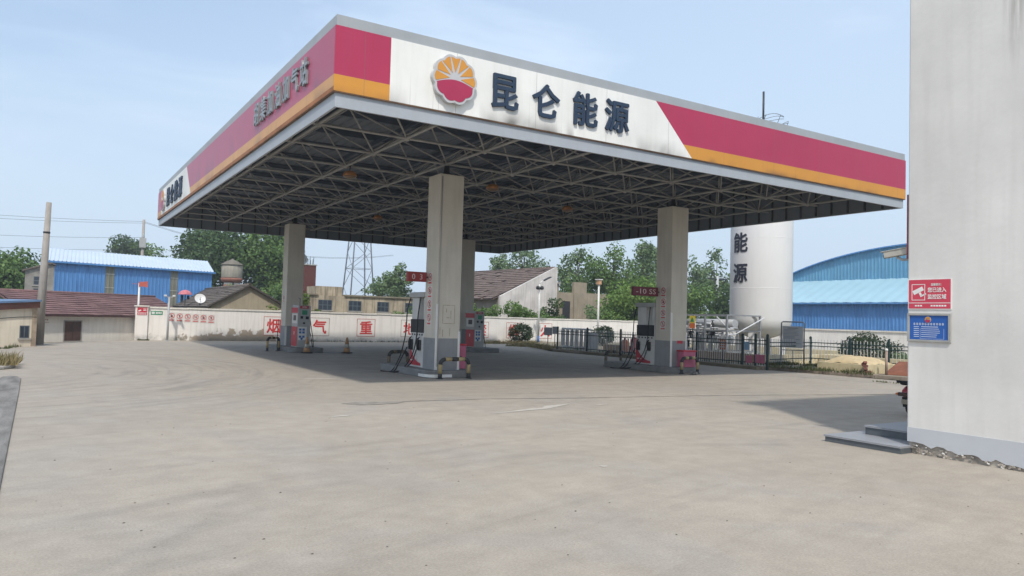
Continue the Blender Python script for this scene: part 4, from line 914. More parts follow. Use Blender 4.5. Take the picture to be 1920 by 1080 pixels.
# ------------------------------------------------------------------ tank yard
bundm = mat('pale yellow bund paint', (.62, .53, .33), .8, .10, 2, streak=.35, dirt=(.4, .3, .17)); bundb = mat('bund paint shaded brown', (.40, .27, .15), .85, .18, 2, streak=.3)  # second tone puts the shade of the left wall into its colour
o = thing('bund_wall', 'low yellow retaining wall around the white tank, shaded brown at the left', 'wall', (25, 11, .1)); mb = MB()
mb.box((20.0, 6.6, .0), (20.2, 16.5, .48)); mb.build('wall', bundb, o, world=True, bevel=.01); mb = MB(); mb.box((20.201, 16.3, 0), (30, 16.5, .48)); mb.box((20.201, 6.6, 0), (30, 6.8, .48)); mb.box((30, 6.6, 0), (30.2, 16.5, .48)); mb.build('wall', bundm, o, world=True, bevel=.01)
o = thing('low_wall', 'pale yellow low wall behind the right fence, left of the round bush', 'wall', (24, 1, .1)); mb = MB(); mb.box((23.6, -6, 0), (23.8, 6.5, .50)); mb.build('wall', bundm, o, world=True, bevel=.01)
tankw = mat('tank white', (.74, .735, .715), .4, .035, .7, streak=.12, dirt=(.5, .48, .44))
tk = thing('storage_tank', 'tall white cylindrical gas tank on legs with dark characters', 'tank', (25.0, 10.75, 0)); rT = 1.45
mb = MB(); prof = [(0, 1.02), (.5, 1.06), (.9, 1.2), (1.2, 1.42), (1.38, 1.66), (rT, 1.95), (rT, 10.6), (1.38, 10.9), (1.15, 11.15), (.8, 11.33), (.3, 11.42), (0, 11.43)]; mb.lathe(prof, 48); mb.build('shell', tankw, tk)
mb = MB()
for z in (3.4, 5.8, 8.2): mb.lathe([(rT+.001, z), (rT+.004, z+.008), (rT+.004, z+.022), (rT+.001, z+.03)], 48)
mb.build('weld_seam', tankw, tk)
for a in (200, 290, 20, 110):
    x, y = 1.12*math.cos(R(a)), 1.12*math.sin(R(a)); mb = MB(); M = Matrix.Translation((x, y, 0)) @ Matrix.Rotation(R(a), 4, 'Z')
    mb.box((-.03, -.16, 0), (.03, .16, 1.75), 0, M); mb.box((-.14, -.16, 0), (-.0305, -.12, 1.75), 0, M); mb.box((-.14, .12, 0), (-.0305, .16, 1.75), 0, M); mb.box((-.2, -.25, 0), (.2, .25, .03), 0, M); mb.build('leg', tankw, tk)
mb = MB(); mb.tube([(.0, .0, 11.42), (0, 0, 13.1)], .05, 8); mb.build('vent_mast', darkm, tk)
mb = MB()
for i in range(3):
    a = [(1.0*math.cos(t)+.5, .6*math.sin(t)-.3, 11.55+.10*i+.08*math.sin(3*t+i)) for t in np.linspace(0, 4.6, 22)]; mb.tube(a, .012, 4)
for t in np.linspace(0, 4.4, 6): mb.tube([(1.0*math.cos(t)+.3, .6*math.sin(t)-.2, 11.2), (1.0*math.cos(t)+.5, .6*math.sin(t)-.3, 11.8)], .012, 4)
mb.build('top_railing', darkm, tk)
# lettering bent round the shell, read from the yard
def bent_text(ch, size, z, ang, m_):
    tmp = thing('tmp', 'x', 'x'); o = text('lettering', ch, size, .02, m_, tmp, Matrix.Identity(4), .022, .92)
    bm = bmesh.new(); bm.from_mesh(o.data); bmesh.ops.subdivide_edges(bm, edges=[e for e in bm.edges if e.calc_length() > .12], cuts=2); bm.to_mesh(o.data); bm.free()
    for v in o.data.vertices:
        x, y, d = v.co; a = ang+x/rT; rr = rT+.003+d; v.co = (rr*math.cos(a), rr*math.sin(a), z+y)
    o.parent = tk; bpy.data.objects.remove(tmp)
a_cam = math.atan2(CAM.y-10.75, CAM.x-25.0)
dark_letter = mat('tank lettering', (.035, .04, .055), .5, .1, 5)
for ch, z in zip('昆仑能源', (8.5, 7.04, 5.58, 4.12)): bent_text(ch, .98, z, a_cam-R(42), dark_letter)
# pump skid and pipework
skidm = mat('skid steel', (.30, .31, .32), .5, .15, 3, metal=.3); whitev = mat('insulated pipe', (.62, .63, .64), .35, .08, 4)
sk = thing('pump_skid', 'pipework, pump and white vessels on a steel frame left of the white tank', 'machinery', (22.6, 11.6, .1))
mb = MB()
for x in (-1.1, 1.1):
    for y in (-1.9, -.6, .7, 2.): mb.box((x-.04, y-.04, 0), (x+.04, y+.04, 2.0))
for z in (.3, 1.25, 1.95):
    for x in (-1.1, 1.1): mb.box((x-.03, -1.9, z), (x+.03, 2.0, z+.06))
    for y in (-1.9, .7, 2.0): mb.box((-1.1, y-.03, z+.001), (1.1, y+.03, z+.061))
mb.build('frame', skidm, sk)
mb = MB(); mb.tube([(-.1, -1.5, 1.60), (-.1, 1.4, 1.60)], .20, 14); mb.tube([(-.1, -1.3, .85), (-.1, .3, .85)], .20, 14); mb.tube([(-.75, 1.2, .2), (-.75, 1.2, 1.5)], .16, 12); mb.build('vessel', mat('dull vessel', (.40, .41, .42), .5, .15, 4, streak=.3), sk)
mb = MB()
rg = random.Random(9)
for i in range(44):
    y = rg.uniform(-1.8, 1.9); x = rg.uniform(-1.15, -.4); z = rg.uniform(.2, .9); y2 = y+rg.uniform(-.6, .6); z2 = z+rg.uniform(.4, 1.0)
    mb.tube([(x, y, 0.05), (x, y, z2-.04), (x, y+(.06 if y2 > y else -.06), z2), (x, y2, z2), (x+.5, y2, z2)], rg.choice([.025, .035, .05]), 7, mi=i % 2)
mb.build('pipe', [whitev, skidm], sk)
for i in range(14):
    y = rg.uniform(-1.8, 1.9); z = rg.uniform(.35, 1.8); x = rg.uniform(-1.15, -.7); mb = MB(); mb.lathe([(.03, -.1), (.09, -.08), (.05, 0), (.10, .06), (.04, .10), (.02, .2), (.09, .21), (.09, .23)], 8, (x, y, z)); mb.build('valve', darkm, sk)
mb = MB(); mb.tube([(-1.0, -1.2, 1.9), (-.6, -1.9, 1.1), (.9, -2.3, 1.9)], .03, 8); mb.build('brace', whitev, sk)
o = thing('warning_sign', 'yellow triangle warning sign on the pump skid frame', 'sign', (21.3, 11.6, 1.35), 0); mb = MB(); F = FS((0, -.0, .35)); mb.box((-.17, -.02, 0), (.17, .32, .02), 0, F); mb.box((-.17, -.26, 0), (.17, -.03, .02), 1, F)
mb.prism([(-.13, .04), (.13, .04), (0, .27)], F @ Matrix.Translation((0, 0, .0205)), .003, 2); mb.build('panel', [mat('sign yellow', (.72, .55, .05), .5, .06, 6), orangep, greenink], o)
mb = MB(); mb.box((.021, -.02, -1.25), (.05, .02, .7)); mb.build('bracket', darkm, o)
o = thing('warning_sign', 'orange warning sign hung low behind the fence bars left of the gate', 'sign', (19.6, 8.2, .1), 0); mb = MB(); F = FS((0, 0, .72)); mb.box((-.18, -.2, 0), (.18, .2, .02), 0, F)
for i in range(3): mb.box((-.12, .08-.1*i, .0205), (.12, .12-.1*i, .023), 1, F)
mb.build('panel', [orangep, whitepaint], o); mb = MB(); mb.box((.001, -.02, 0), (.03, .02, .9)); mb.build('leg', darkm, o)
vp = thing('vaporizer', 'row of white finned vertical tubes behind the left end of the iron fence', 'machinery', (20.5, 19.2, .1))
for i in range(6):
    y = 1.5-.42*i; mb = MB(); mb.tube([(0, y, .12), (0, y, 1.05)], .05, 8)
    for k in range(8):
        a = k*math.pi/4; mb.box((.0, -.006, .14), (.10, .006, 1.02), 0, Matrix.Translation((0, y, 0)) @ Matrix.Rotation(a, 4, 'Z'))
    mb.build('finned_tube', whitev, vp)
mb = MB(); mb.tube([(0, 1.6, 1.08), (0, -1.0, 1.08)], .05, 8); mb.tube([(0, 1.6, .1), (0, -1.0, .1)], .05, 8); mb.build('manifold', whitev, vp)
mb = MB(); mb.box((-.25, -1.4, .0), (.2, -1.0, .9)); mb.build('control_box', skidm, vp, bevel=.02)
redp = mat('extinguisher red', (.52, .05, .04), .4, .08, 5)
def ext(x, y, label, m_, h=.95, r=.16):
    o = thing('wheeled_extinguisher', label, 'extinguisher', (x, y, .1)); mb = MB(); mb.lathe([(r*.7, .06), (r, .14), (r, h*.72), (r*.75, h*.83), (r*.25, h*.9), (r*.25, h)], 14); mb.build('cylinder', m_, o)
    mb = MB(); mb.tube([(-.14, -.1, .03), (-.14, -.1, h*.95), (.14, -.1, h*.95), (.14, -.1, .03)], .015, 6); mb.build('trolley', darkm, o)
    for sx in (-1, 1): mb = MB(); mb.tube([(sx*.18, -.1, .09), (sx*.22, -.1, .09)], .09, 10); mb.build('wheel', blackm, o)
    mb = MB(); mb.tube([(r, 0, h*.92), (r*1.5, 0, h*.6), (r*1.2, 0, .25)], .015, 6); mb.build('hose', blackm, o); return o
ext(19.05, 13.1, 'red wheeled extinguisher behind the fence left of the right dispenser', redp); ext(19.2, 13.9, 'orange wheeled extinguisher standing next to the red one behind the fence', orangep, .8, .18)

# ------------------------------------------------------------------ sand pit, stub post, brown stack
sandm = mat('yellow sand', (.56, .44, .26), .95, .14, 5, bump=.6, bscale=14)
o = thing('sand_pit', 'low yellow block filled with a heap of sand beside the kerb', 'sand box', (20.2, 2.6, .11)); mb = MB()
a = (19.28, 1.62); b = (21.2, 3.5)
mb.box((a[0], a[1], 0), (a[0]+.12, b[1], .42)); mb.box((b[0]-.12, a[1], 0), (b[0], b[1], .42)); mb.box((a[0]+.12, a[1], 0), (b[0]-.12, a[1]+.12, .42)); mb.box((a[0]+.12, b[1]-.12, 0), (b[0]-.12, b[1], .42)); mb.build('wall', bundm, o, world=True, bevel=.012)
mb = MB(); n = 26; rg = random.Random(2); V = []
for i in range(n+1):
    for j in range(n+1):
        u, v = i/n, j/n; hgt = .32+.34*math.sin(math.pi*u)**.7*math.sin(math.pi*v)**.7*(.75+.25*math.sin(6*u+2)*math.sin(5*v))+rg.uniform(-.018, .018)
        V.append((a[0]+.1+(1.92-.2)*u, a[1]+.1+(1.88-.2)*v, hgt+.11))
mb.add(V, [(i*(n+1)+j, (i+1)*(n+1)+j, (i+1)*(n+1)+j+1, i*(n+1)+j+1) for i in range(n) for j in range(n)], 0, True); mb.build('sand', sandm, o, world=True)
o = thing('broken_brick', 'dark red broken bricks leaning on the corner of the sand pit', 'brick', (19.2, 1.5, .11)); mb = MB()
for i, (x, y, z, t) in enumerate([(0, 0, .06, .3), (.06, -.04, .05, .9), (-.02, .03, .17, .5), (.0, .06, .28, .2), (-.03, .08, .36, 1.0)]):
    mb.box((-.11, -.055, -.04), (.11, .055, .04), 0, Matrix.Translation((x-.03, y+.0, z)) @ Matrix.Rotation(t, 4, 'Z') @ Matrix.Rotation(.5*t, 4, 'Y'))
mb.build('brick', mat('broken brick', (.20, .08, .065), .9, .4, 9), o, bevel=.008)
o = thing('stub_post', 'short rusty white post standing before the bush near the right building', 'post', (19.72, 1.15, .11)); mb = MB(); mb.tube([(0, 0, 0), (0, 0, .82)], .042, 10); mb.build('shaft', mat('rusted post', (.36, .27, .22), .7, .25, 6), o)
mb = MB(); mb.lathe([(.05, .80), (.05, .86), (.02, .89)], 10); mb.build('cap', whitepaint, o)
brn = mat('rusty brown plate', (.22, .085, .05), .8, .2, 3)
o = thing('rusty_skip', 'rusty brown sloping cover by the kerb at the edge of the right building', 'cover', (20.6, .6, .11)); mb = MB()
mb.prism([(-.75, 0), (1.4, 0), (1.4, .36), (.1, .44), (-.6, .12)], frame((0, -.9, 0), (1, 0, 0), (0, -1, 0)) @ Matrix.Translation((0, 0, -1.6)), 1.6); mb.build('plate', brn, o, bevel=.02)
mb = MB(); mb.box((-.55, -.8, -.08), (1.2, .6, -.001)); mb.build('skid', darkm, o)

# ------------------------------------------------------------------ building on the right
plaster = mat('white building plaster', (.66, .635, .595), .85, .10, .7, streak=.22, dirt=(.48, .46, .42), bump=.12, bscale=14, fine=.02)
plinthm = mat('blue grey plinth', (.49, .50, .515), .8, .05, 1.2, fine=.03); rubm = mat('exposed footing', (.40, .355, .30), .95, .35, 5, bump=.7, bscale=16)
bd = thing('white_building', 'tall white plastered building at the right edge with a cracked plinth', 'building', (9.5, -14, 0)); x0, y1 = 5.48, -7.79
mb = MB(); mb.box((x0, -20, .3), (14, y1, 6.9)); mb.build('wall', plaster, bd, world=True, bevel=.02)
mb = MB(); mb.box((x0+.02, -20, -.1), (14, y1-.02, .299)); mb.build('footing', rubm, bd, world=True)
rg = random.Random(5); top = .345; M = frame((x0-.0005, 0, 0), (0, -1, 0), (-1, 0, 0)); pts = [(7.80, top), (7.80, .24)]
yy = 7.80
bot = []
while yy < 20:
    base = .145-.09*min(1, (yy-7.8)/1.3) if yy < 9.1 else .05; bot.append((yy, max(.012, base+rg.uniform(-.022, .028)))); yy += rg.uniform(.03, .12)
poly = [(7.80, top)]+bot+[(20, .05), (20, top)]
# strip of quads so the ragged edge stays a clean mesh
mb = MB(); vs = []
for a_, b_ in bot: vs += [M @ Vector((a_, top, .006)), M @ Vector((a_, b_, .006)), M @ Vector((a_, top, -.001)), M @ Vector((a_, b_, -.02))]
k = len(bot); mb.add(vs, [(4*i, 4*i+1, 4*i+5, 4*i+4) for i in range(k-1)]+[(4*i+1, 4*i+3, 4*i+7, 4*i+5) for i in range(k-1)]+[(4*i, 4*i+4, 4*i+6, 4*i+2) for i in range(k-1)])
mb.build('plinth', plinthm, bd, world=True)
mb = MB()
rg = random.Random(8)
for i in range(60):
    y = -7.81-1.45*rg.random()**1.2; z = rg.uniform(.0, .12)*(1-(-7.81-y)/2.2); s = rg.uniform(.008, .022)
    mb.box((-.026, -s, -s*.55), (rg.uniform(-.018, -.006), s, s*.55), (1 if i % 9 == 0 else 0), Matrix.Translation((x0+.015, y, z)) @ Matrix.Rotation(rg.uniform(-.4, .4), 4, 'X') @ Matrix.Rotation(rg.uniform(-.3, .3), 4, 'Z'))
mb.build('crumbled_plaster', [rubm, plaster], bd, world=True, bevel=.004)
mb = MB(); mb.box((x0-.10, -20.1, 6.9), (14.2, y1+.5, 7.15)); mb.build('eave', capgrey, bd, world=True)
t = plaster.node_tree; l = t.links.new; b = t.nodes['Principled BSDF']; src = b.inputs['Base Color'].links[0].from_socket      # run-off stain below a leaking joint high on the wall
co = N(t, 'ShaderNodeTexCoord'); sx = N(t, 'ShaderNodeSeparateXYZ'); l(co.outputs['Object'], sx.inputs[0])
def _m(op, a, c, d_=None):
    q = N(t, 'ShaderNodeMath', operation=op)
    for i_, k_ in enumerate((a, c) if d_ is None else (a, c, d_)):
        if isinstance(k_, (int, float)): q.inputs[i_].default_value = k_
        else: l(k_, q.inputs[i_])
    return q.outputs[0]
ml = _m('ABSOLUTE', _m('SUBTRACT', sx.outputs['Y'], 4.88), 0); wd_ = _m('MAXIMUM', _m('SUBTRACT', 1, _m('MULTIPLY', ml, 6.)), 0)
zz_ = N(t, 'ShaderNodeMapRange'); zz_.inputs['From Min'].default_value = 4.7; zz_.inputs['From Max'].default_value = 6.0; l(sx.outputs['Z'], zz_.inputs['Value'])
cb_ = N(t, 'ShaderNodeCombineXYZ'); l(_m('MULTIPLY', sx.outputs['Y'], 13.), cb_.inputs[0]); l(_m('MULTIPLY', sx.outputs['Z'], .9), cb_.inputs[1])
ns_ = N(t, 'ShaderNodeTexNoise'); ns_.inputs['Scale'].default_value = 1.4; ns_.inputs['Detail'].default_value = 5; l(cb_.outputs[0], ns_.inputs['Vector'])
fq = N(t, 'ShaderNodeMapRange'); fq.inputs['From Min'].default_value = .34; fq.inputs['From Max'].default_value = .62; l(ns_.outputs['Fac'], fq.inputs['Value'])
fx = _m('MULTIPLY', _m('MULTIPLY', wd_, _m('POWER', zz_.outputs[0], 1.4)), fq.outputs[0]); fx = _m('MINIMUM', _m('MULTIPLY', fx, 1.3), .8)
mm_ = N(t, 'ShaderNodeMixRGB'); mm_.inputs['Color2'].default_value = (.30, .29, .255, 1); l(fx, mm_.inputs['Fac']); l(src, mm_.inputs['Color1']); l(mm_.outputs[0], b.inputs['Base Color'])
mb = MB(); mb.box((x0+.03, y1+.001, 2.62), (x0+.10, y1+.035, 3.5)); mb.build('signboard_edge', mat('dark red board edge', (.22, .06, .07), .6, .3, 8), bd, world=True)
# steps
stepside = mat('slate step riser', (.095, .105, .112), .6, .15, 4, fine=.08); steptop = mat('pale step tread', (.27, .275, .285), .5, .06, 3, fine=.05)
st = thing('entrance_steps', 'two low grey entrance steps in front of the white building', 'steps', (8, -7.2, 0))
mb = MB(); mb.box((5.24, -7.85, 0), (13, -6.72, .075)); mb.box((5.86, -7.788, .101), (13, -6.95, .205)); mb.build('riser', stepside, st, world=True)
mb = MB(); mb.box((5.225, -7.85, .0751), (13, -6.705, .10)); mb.box((5.845, -7.788, .2051), (13, -6.935, .232)); mb.build('tread', steptop, st, world=True)
# signs on the building
o = thing('cctv_sign', 'red sign with a white camera symbol on the white building wall', 'sign', (5.47, -8.1, 1.94)); F = FS((5.479, -8.09, 2.13)); w, h = .275, .192
mb = MB(); mb.box((-w-.012, -h-.012, 0), (w+.012, h+.012, .010), 1, F); mb.box((-w, -h, .0101), (w, h, .013), 0, F); mb.box((-w, -.122, .0131), (w, -.114, .0145), 1, F)
for a_, b_ in (((-.235, .125), (-.055, .133)), ((-.235, -.083), (-.055, -.075)), ((-.235, -.075), (-.227, .125)), ((-.063, -.075), (-.055, .125))): mb.box((a_[0], a_[1], .0131), (b_[0], b_[1], .0145), 1, F)
G = F @ Matrix.Translation((-.145, .045, .0131)) @ Matrix.Rotation(.45, 4, 'Z')
mb.box((-.075, -.026, 0), (.07, .030, .0014), 1, G); mb.box((.011-.02, -.075, 0), (.02, -.03, .0014), 1, G); mb.box((-.01, -.09, 0), (.075, -.072, .0014), 1, G)
for i in range(3): mb.box((-.19+.035*i, -.165, .0131), (-.165+.035*i, -.145, .0145), 1, F)
for i in range(6): mb.box((.02+.035*i, -.165, .0131), (.046+.035*i, -.145, .0145), 1, F)
mb.build('panel', [mat('sign red', (.56, .055, .09), .45, .05, 3), whitepaint], o, world=True)
for s_, y_, z_ in (('温馨提示：', .125, .035), ('您已进入', .055, .068), ('监控区域', -.035, .068)): text('lettering', s_, z_, .0015, whitepaint, o, F @ Matrix.Translation((.10, y_, .0131)), .02, .9)
o = thing('blue_notice', 'blue notice in a grey frame below the red camera sign', 'sign', (5.47, -8.1, 1.5)); F = FS((5.479, -8.085, 1.685)); w, h = .285, .190
mb = MB()
for a_, b_ in (((-w, h-.03), (w, h)), ((-w, -h), (w, -h+.03)), ((-w, -h+.03), (-w+.03, h-.03)), ((w-.03, -h+.03), (w, h-.03))): mb.box((a_[0], a_[1], 0), (b_[0], b_[1], .028), 0, F)
mb.build('frame', mat('dull metal frame', (.34, .335, .31), .45, .15, 6), o, world=True, bevel=.003)
mb = MB(); mb.box((-w+.03, -h+.03, 0), (w-.03, h-.03, .012), 0, F); mb.build('panel', mat('notice blue', (.02, .10, .36), .4, .06, 3), o, world=True)
mb = MB(); rg = random.Random(12)
for i in range(11):
    x = -.205+.0375*i; mb.box((x, .038, .0121), (x+.027, .046, .013), 0, F); mb.box((x, .052, .0121), (x+.027, .058, .013), 0, F); mb.box((x+.010, .030, .0121), (x+.017, .064, .013), 0, F)
for j in range(6):
    z = .006-.026*j; mb.box((-.20, z, .0121), (-.13, z+.008, .013), 0, F)
    if j: mb.box((-.10, z, .0121), (-.10+rg.uniform(.2, .27), z+.007, .013), 0, F)
    else: mb.box((-.10, z, .0121), (.12, z+.009, .013), 0, F)
for a_, b_ in (((-.115, -.145), (-.112, -.012)), ((.195, -.145), (.198, -.012)), ((-.115, -.148), (.198, -.145))): mb.box((a_[0], a_[1], .0121), (b_[0], b_[1], .013), 0, F)
mb.build('print', mat('notice print', (.55, .60, .68), .5, .1, 8), o, world=True); emblem(o, F @ Matrix.Translation((-.01, .105, .0121)), .040, .003)
# cctv camera on the front wall
o = thing('cctv_camera', 'weathered security camera reaching out from the corner of the white building', 'camera', (5.62, -7.6, 2.68)); mb = MB()
mb.tube([(.03, -.185, -.05), (.03, -.02, -.06), (.0, .05, -.02)], .018, 8); mb.build('bracket', cabgrey, o)
mb = MB(); M = Matrix.Translation((0, .06, .03)) @ Matrix.Rotation(-.12, 4, 'X'); mb.box((-.045, -.2, -.04), (.045, .16, .045), 0, M); mb.box((-.055, -.2, .0451), (.055, .2, .058), 0, M); mb.build('housing', mat('aged camera case', (.45, .42, .36), .6, .12, 8), o, bevel=.008)
mb = MB(); mb.tube([(0, .215, .0), (0, .232, -.002)], .032, 12); mb.build('lens', screen, o)
# scooter parked behind the corner
sc = thing('motor_scooter', 'black and red motor scooter parked beyond the corner of the white building', 'scooter', (9.66, -5.35, 0), -.05); sc.scale = (.74, .74, .74)
def wheel(x):
    mb = MB(); M = frame((x, 0, .24), (1, 0, 0), (0, -1, 0)); mb.ring(.15, .24, M @ Matrix.Translation((0, 0, -.05)), .10, 20); w_ = mb.build('wheel', blackm, sc, bevel=.02)
    mb = MB(); mb.ring(.02, .15, M @ Matrix.Translation((0, 0, -.03)), .06, 12); mb.build('rim', skidm, w_)
wheel(.28); wheel(1.55)
mb = MB(); mb.prism([(.0, .50), (.02, .66), (.18, .76), (.62, .74), (.72, .42), (1.15, .30), (1.18, .24), (.62, .22), (.30, .38)], frame((0, .13, 0), (1, 0, 0), (0, -1, 0)), .26); mb.build('body', mat('scooter red', (.40, .03, .05), .3, .06, 4, spec=.6), sc, bevel=.05)
mb = MB(); mb.prism([(-.06, .80), (.05, .78), (.62, .76), (.72, .80), (.55, .87), (.05, .88), (-.10, .86)], frame((0, .13, 0), (1, 0, 0), (0, -1, 0)), .26); mb.build('seat', blackm, sc, bevel=.03)
mb = MB(); mb.prism([(-.16, .84), (.10, .84), (.10, .88), (-.18, .91)], frame((0, .15, 0), (1, 0, 0), (0, -1, 0)), .30); mb.build('rear_rack', blackm, sc, bevel=.01)
mb = MB(); mb.box((-.09, -.17, .50), (.05, .17, .60)); mb.build('tail_light', mat('tail light', (.05, .02, .02), .2, .1, 5, spec=.6), sc, bevel=.02)
for sy in (-1, 1): mb = MB(); mb.lathe([(.0, -.03), (.04, -.02), (.045, .02), (0, .035)], 8, (-.05, sy*.2, .55)); mb.build('indicator', orangep, sc)
mb = MB(); mb.prism([(-.02, .48), (.05, .46), (.10, .22), (.02, .22)], frame((0, .09, 0), (1, 0, 0), (0, -1, 0)), .18); mb.build('mudguard', blackm, sc)
mb = MB(); mb.box((-.045, -.09, .30), (-.03, .09, .42)); mb.build('number_plate', mat('old plate', (.35, .30, .22), .5, .2, 8), sc)
mb = MB(); mb.prism([(1.12, .28), (1.22, .28), (1.42, .98), (1.30, 1.0)], frame((0, .17, 0), (1, 0, 0), (0, -1, 0)), .34); mb.build('leg_shield', MATS['scooter red'], sc, bevel=.03)
mb = MB(); mb.tube([(1.55, 0, .24), (1.42, 0, .7), (1.33, 0, 1.02)], .03, 8); mb.tube([(1.26, -.33, 1.06), (1.33, -.1, 1.02), (1.33, .1, 1.02), (1.26, .33, 1.06)], .018, 8); mb.build('handlebar', darkm, sc)
for sy in (-1, 1):
    mb = MB(); mb.tube([(1.33, sy*.2, 1.04), (1.32, sy*.28, 1.22)], .008, 5); mb.box((1.30, sy*.23, 1.2), (1.315, sy*.35, 1.29)); mb.build('mirror', blackm, sc)

# ------------------------------------------------------------------ buildings beyond the wall
def tilemat(name, c0, c1, rows=.28):
    M = mat(name, c0, .9, .25, 1.6, streak=.35, dirt=c1, bump=0)
    t = M.node_tree; l = t.links.new; b = t.nodes['Principled BSDF']; co = N(t, 'ShaderNodeTexCoord')
    n = N(t, 'ShaderNodeTexNoise'); n.inputs['Scale'].default_value = 7; n.inputs['Detail'].default_value = 5; l(co.outputs['Object'], n.inputs['Vector'])
    bn = N(t, 'ShaderNodeBump'); bn.inputs['Strength'].default_value = .7; bn.inputs['Distance'].default_value = .05; l(n.outputs['Fac'], bn.inputs['Height']); l(bn.outputs[0], b.inputs['Normal'])
    return M
redtile = tilemat('red roof tile', (.185, .105, .10), (.10, .07, .07)); greytile = tilemat('weathered grey tile', (.145, .12, .10), (.06, .055, .05)); ruintile = tilemat('old brown tile', (.17, .125, .105), (.08, .06, .055))
tanwall = mat('tan render', (.36, .30, .21), .9, .15, 1.0, streak=.4, dirt=(.2, .16, .11), bump=.2); ruinwall = mat('crumbling render', (.60, .56, .52), .9, .16, .9, streak=.45, dirt=(.30, .25, .20), bump=.3)
flatwall = mat('stained tan concrete', (.40, .335, .24), .9, .34, 1.1, streak=1., dirt=(.12, .10, .075), bump=.25); hole = mat('dark opening', (.03, .03, .035), .8, .3, 5)
glassm = mat('old window pane', (.03, .04, .055), .15, .3, 3, spec=.6); bluesheet = mat('blue sheet wall', (.10, .265, .55), .45, .12, .8, streak=.35, dirt=(.03, .10, .30)); paleblue = mat('pale blue sheet roof', (.50, .575, .65), .5, .05, .6, streak=.15, dirt=(.4, .5, .62))
clear = mat('dirty skylight strip', (.20, .20, .155), .6, .12, 1.5, streak=.3)
def tiled_roof(name, parent, p_eave0, p_eave1, p_ridge0, p_ridge1, m_, rows=12, th=.06, missing=0., seed=1):
    """roof slope laid in overlapping courses between an eave and a ridge, the courses slightly uneven"""
    rg = random.Random(seed); e0, e1, r0, r1 = map(Vector, (p_eave0, p_eave1, p_ridge0, p_ridge1)); mb = MB(); n = (e1-e0).cross(r0-e0).normalized()
    if n.z < 0: n = -n
    cols = max(6, int((e1-e0).length/.5))
    for i in range(rows):
        for j in range(cols):
            if rg.random() < missing: continue
            a0, a1 = i/rows, min(1, (i+1.18)/rows); b0, b1 = j/cols, (j+1)/cols; q = [e0.lerp(e1, b0).lerp(r0.lerp(r1, b0), a0), e0.lerp(e1, b1).lerp(r0.lerp(r1, b1), a0), e0.lerp(e1, b1).lerp(r0.lerp(r1, b1), a1), e0.lerp(e1, b0).lerp(r0.lerp(r1, b0), a1)]
            j_ = rg.uniform(-.012, .012); lo = [q[0]+n*(th+j_), q[1]+n*(th+j_), q[2]+n*.012, q[3]+n*.012]; bt = [q[0]-n*.02, q[1]-n*.02]
            mb.add(lo+bt, [(0, 1, 2, 3), (0, 4, 5, 1)])
    k = [e0-n*.03, e1-n*.03, r1-n*.03, r0-n*.03]; k2 = [v-n*.06 for v in k]; mb.add(k+k2, [(0,1,2,3),(7,6,5,4),(0,4,5,1),(1,5,6,2),(2,6,7,3),(3,7,4,0)])
    mb.tube([r0+n*.03, r1+n*.03], .08, 6); return mb.build(name, m_, parent, world=True)
def corr(mb, a, b, z0, z1, pitch=.22, dep=.035, mi=0, nrm=None):
    """ribbed sheet standing between a and b"""
    a = Vector((*a, 0)); b = Vector((*b, 0)); d = (b-a).normalized(); n = nrm or Vector((d.y, -d.x, 0)); ln = (b-a).length; P = []; k = int(ln/pitch)
    z1f = z1 if callable(z1) else (lambda t: z1); z0f = z0 if callable(z0) else (lambda t: z0)
    for i in range(k):
        for f, h in ((0, 0), (.60, 0), (.68, 1), (.92, 1)): P.append(((i+f)*ln/k, h))
    P.append((ln, 0)); vs = []
    for s, h in P: p = a+d*s+n*(h*dep); vs += [(p.x, p.y, z0f(s/ln)), (p.x, p.y, z1f(s/ln))]
    mb.add(vs, [(2*i, 2*i+2, 2*i+3, 2*i+1) for i in range(len(P)-1)], mi)
def window(parent, M, w, h, nx=2, ny=2, m_=glassm, frm=None, seed=0):
    """recessed opening dressed with pane, frame bars and sill; M at its centre on the wall face"""
    mb = MB(); t = .035
    for a_, b_ in (((-w/2, -h/2), (w/2, -h/2+t)), ((-w/2, h/2-t), (w/2, h/2)), ((-w/2, -h/2+t), (-w/2+t, h/2-t)), ((w/2-t, -h/2+t), (w/2, h/2-t))): mb.box((a_[0], a_[1], -.04), (b_[0], b_[1], .012), 0, M)
    for i in range(1, nx): x = -w/2+w*i/nx; mb.box((x-.02, -h/2+t, -.02), (x+.02, h/2-t, .008), 0, M)
    for i in range(1, ny): y = -h/2+h*i/ny; mb.box((-w/2+t, y-.02, -.018), (w/2-t, y+.02, .006), 0, M)
    o = mb.build('window', frm or mat('weathered window frame', (.10, .12, .13), .7, .2, 6), parent, world=True)
    mb = MB(); mb.box((-w/2+t, -h/2+t, .0005), (w/2-t, h/2-t, .003), 0, M); mb.build('pane', m_, o, world=True)
    mb = MB(); mb.box((-w/2-.06, -h/2-.06, 0), (w/2+.06, -h/2-.002, .06), 0, M); mb.build('sill', concm, o, world=True); return o

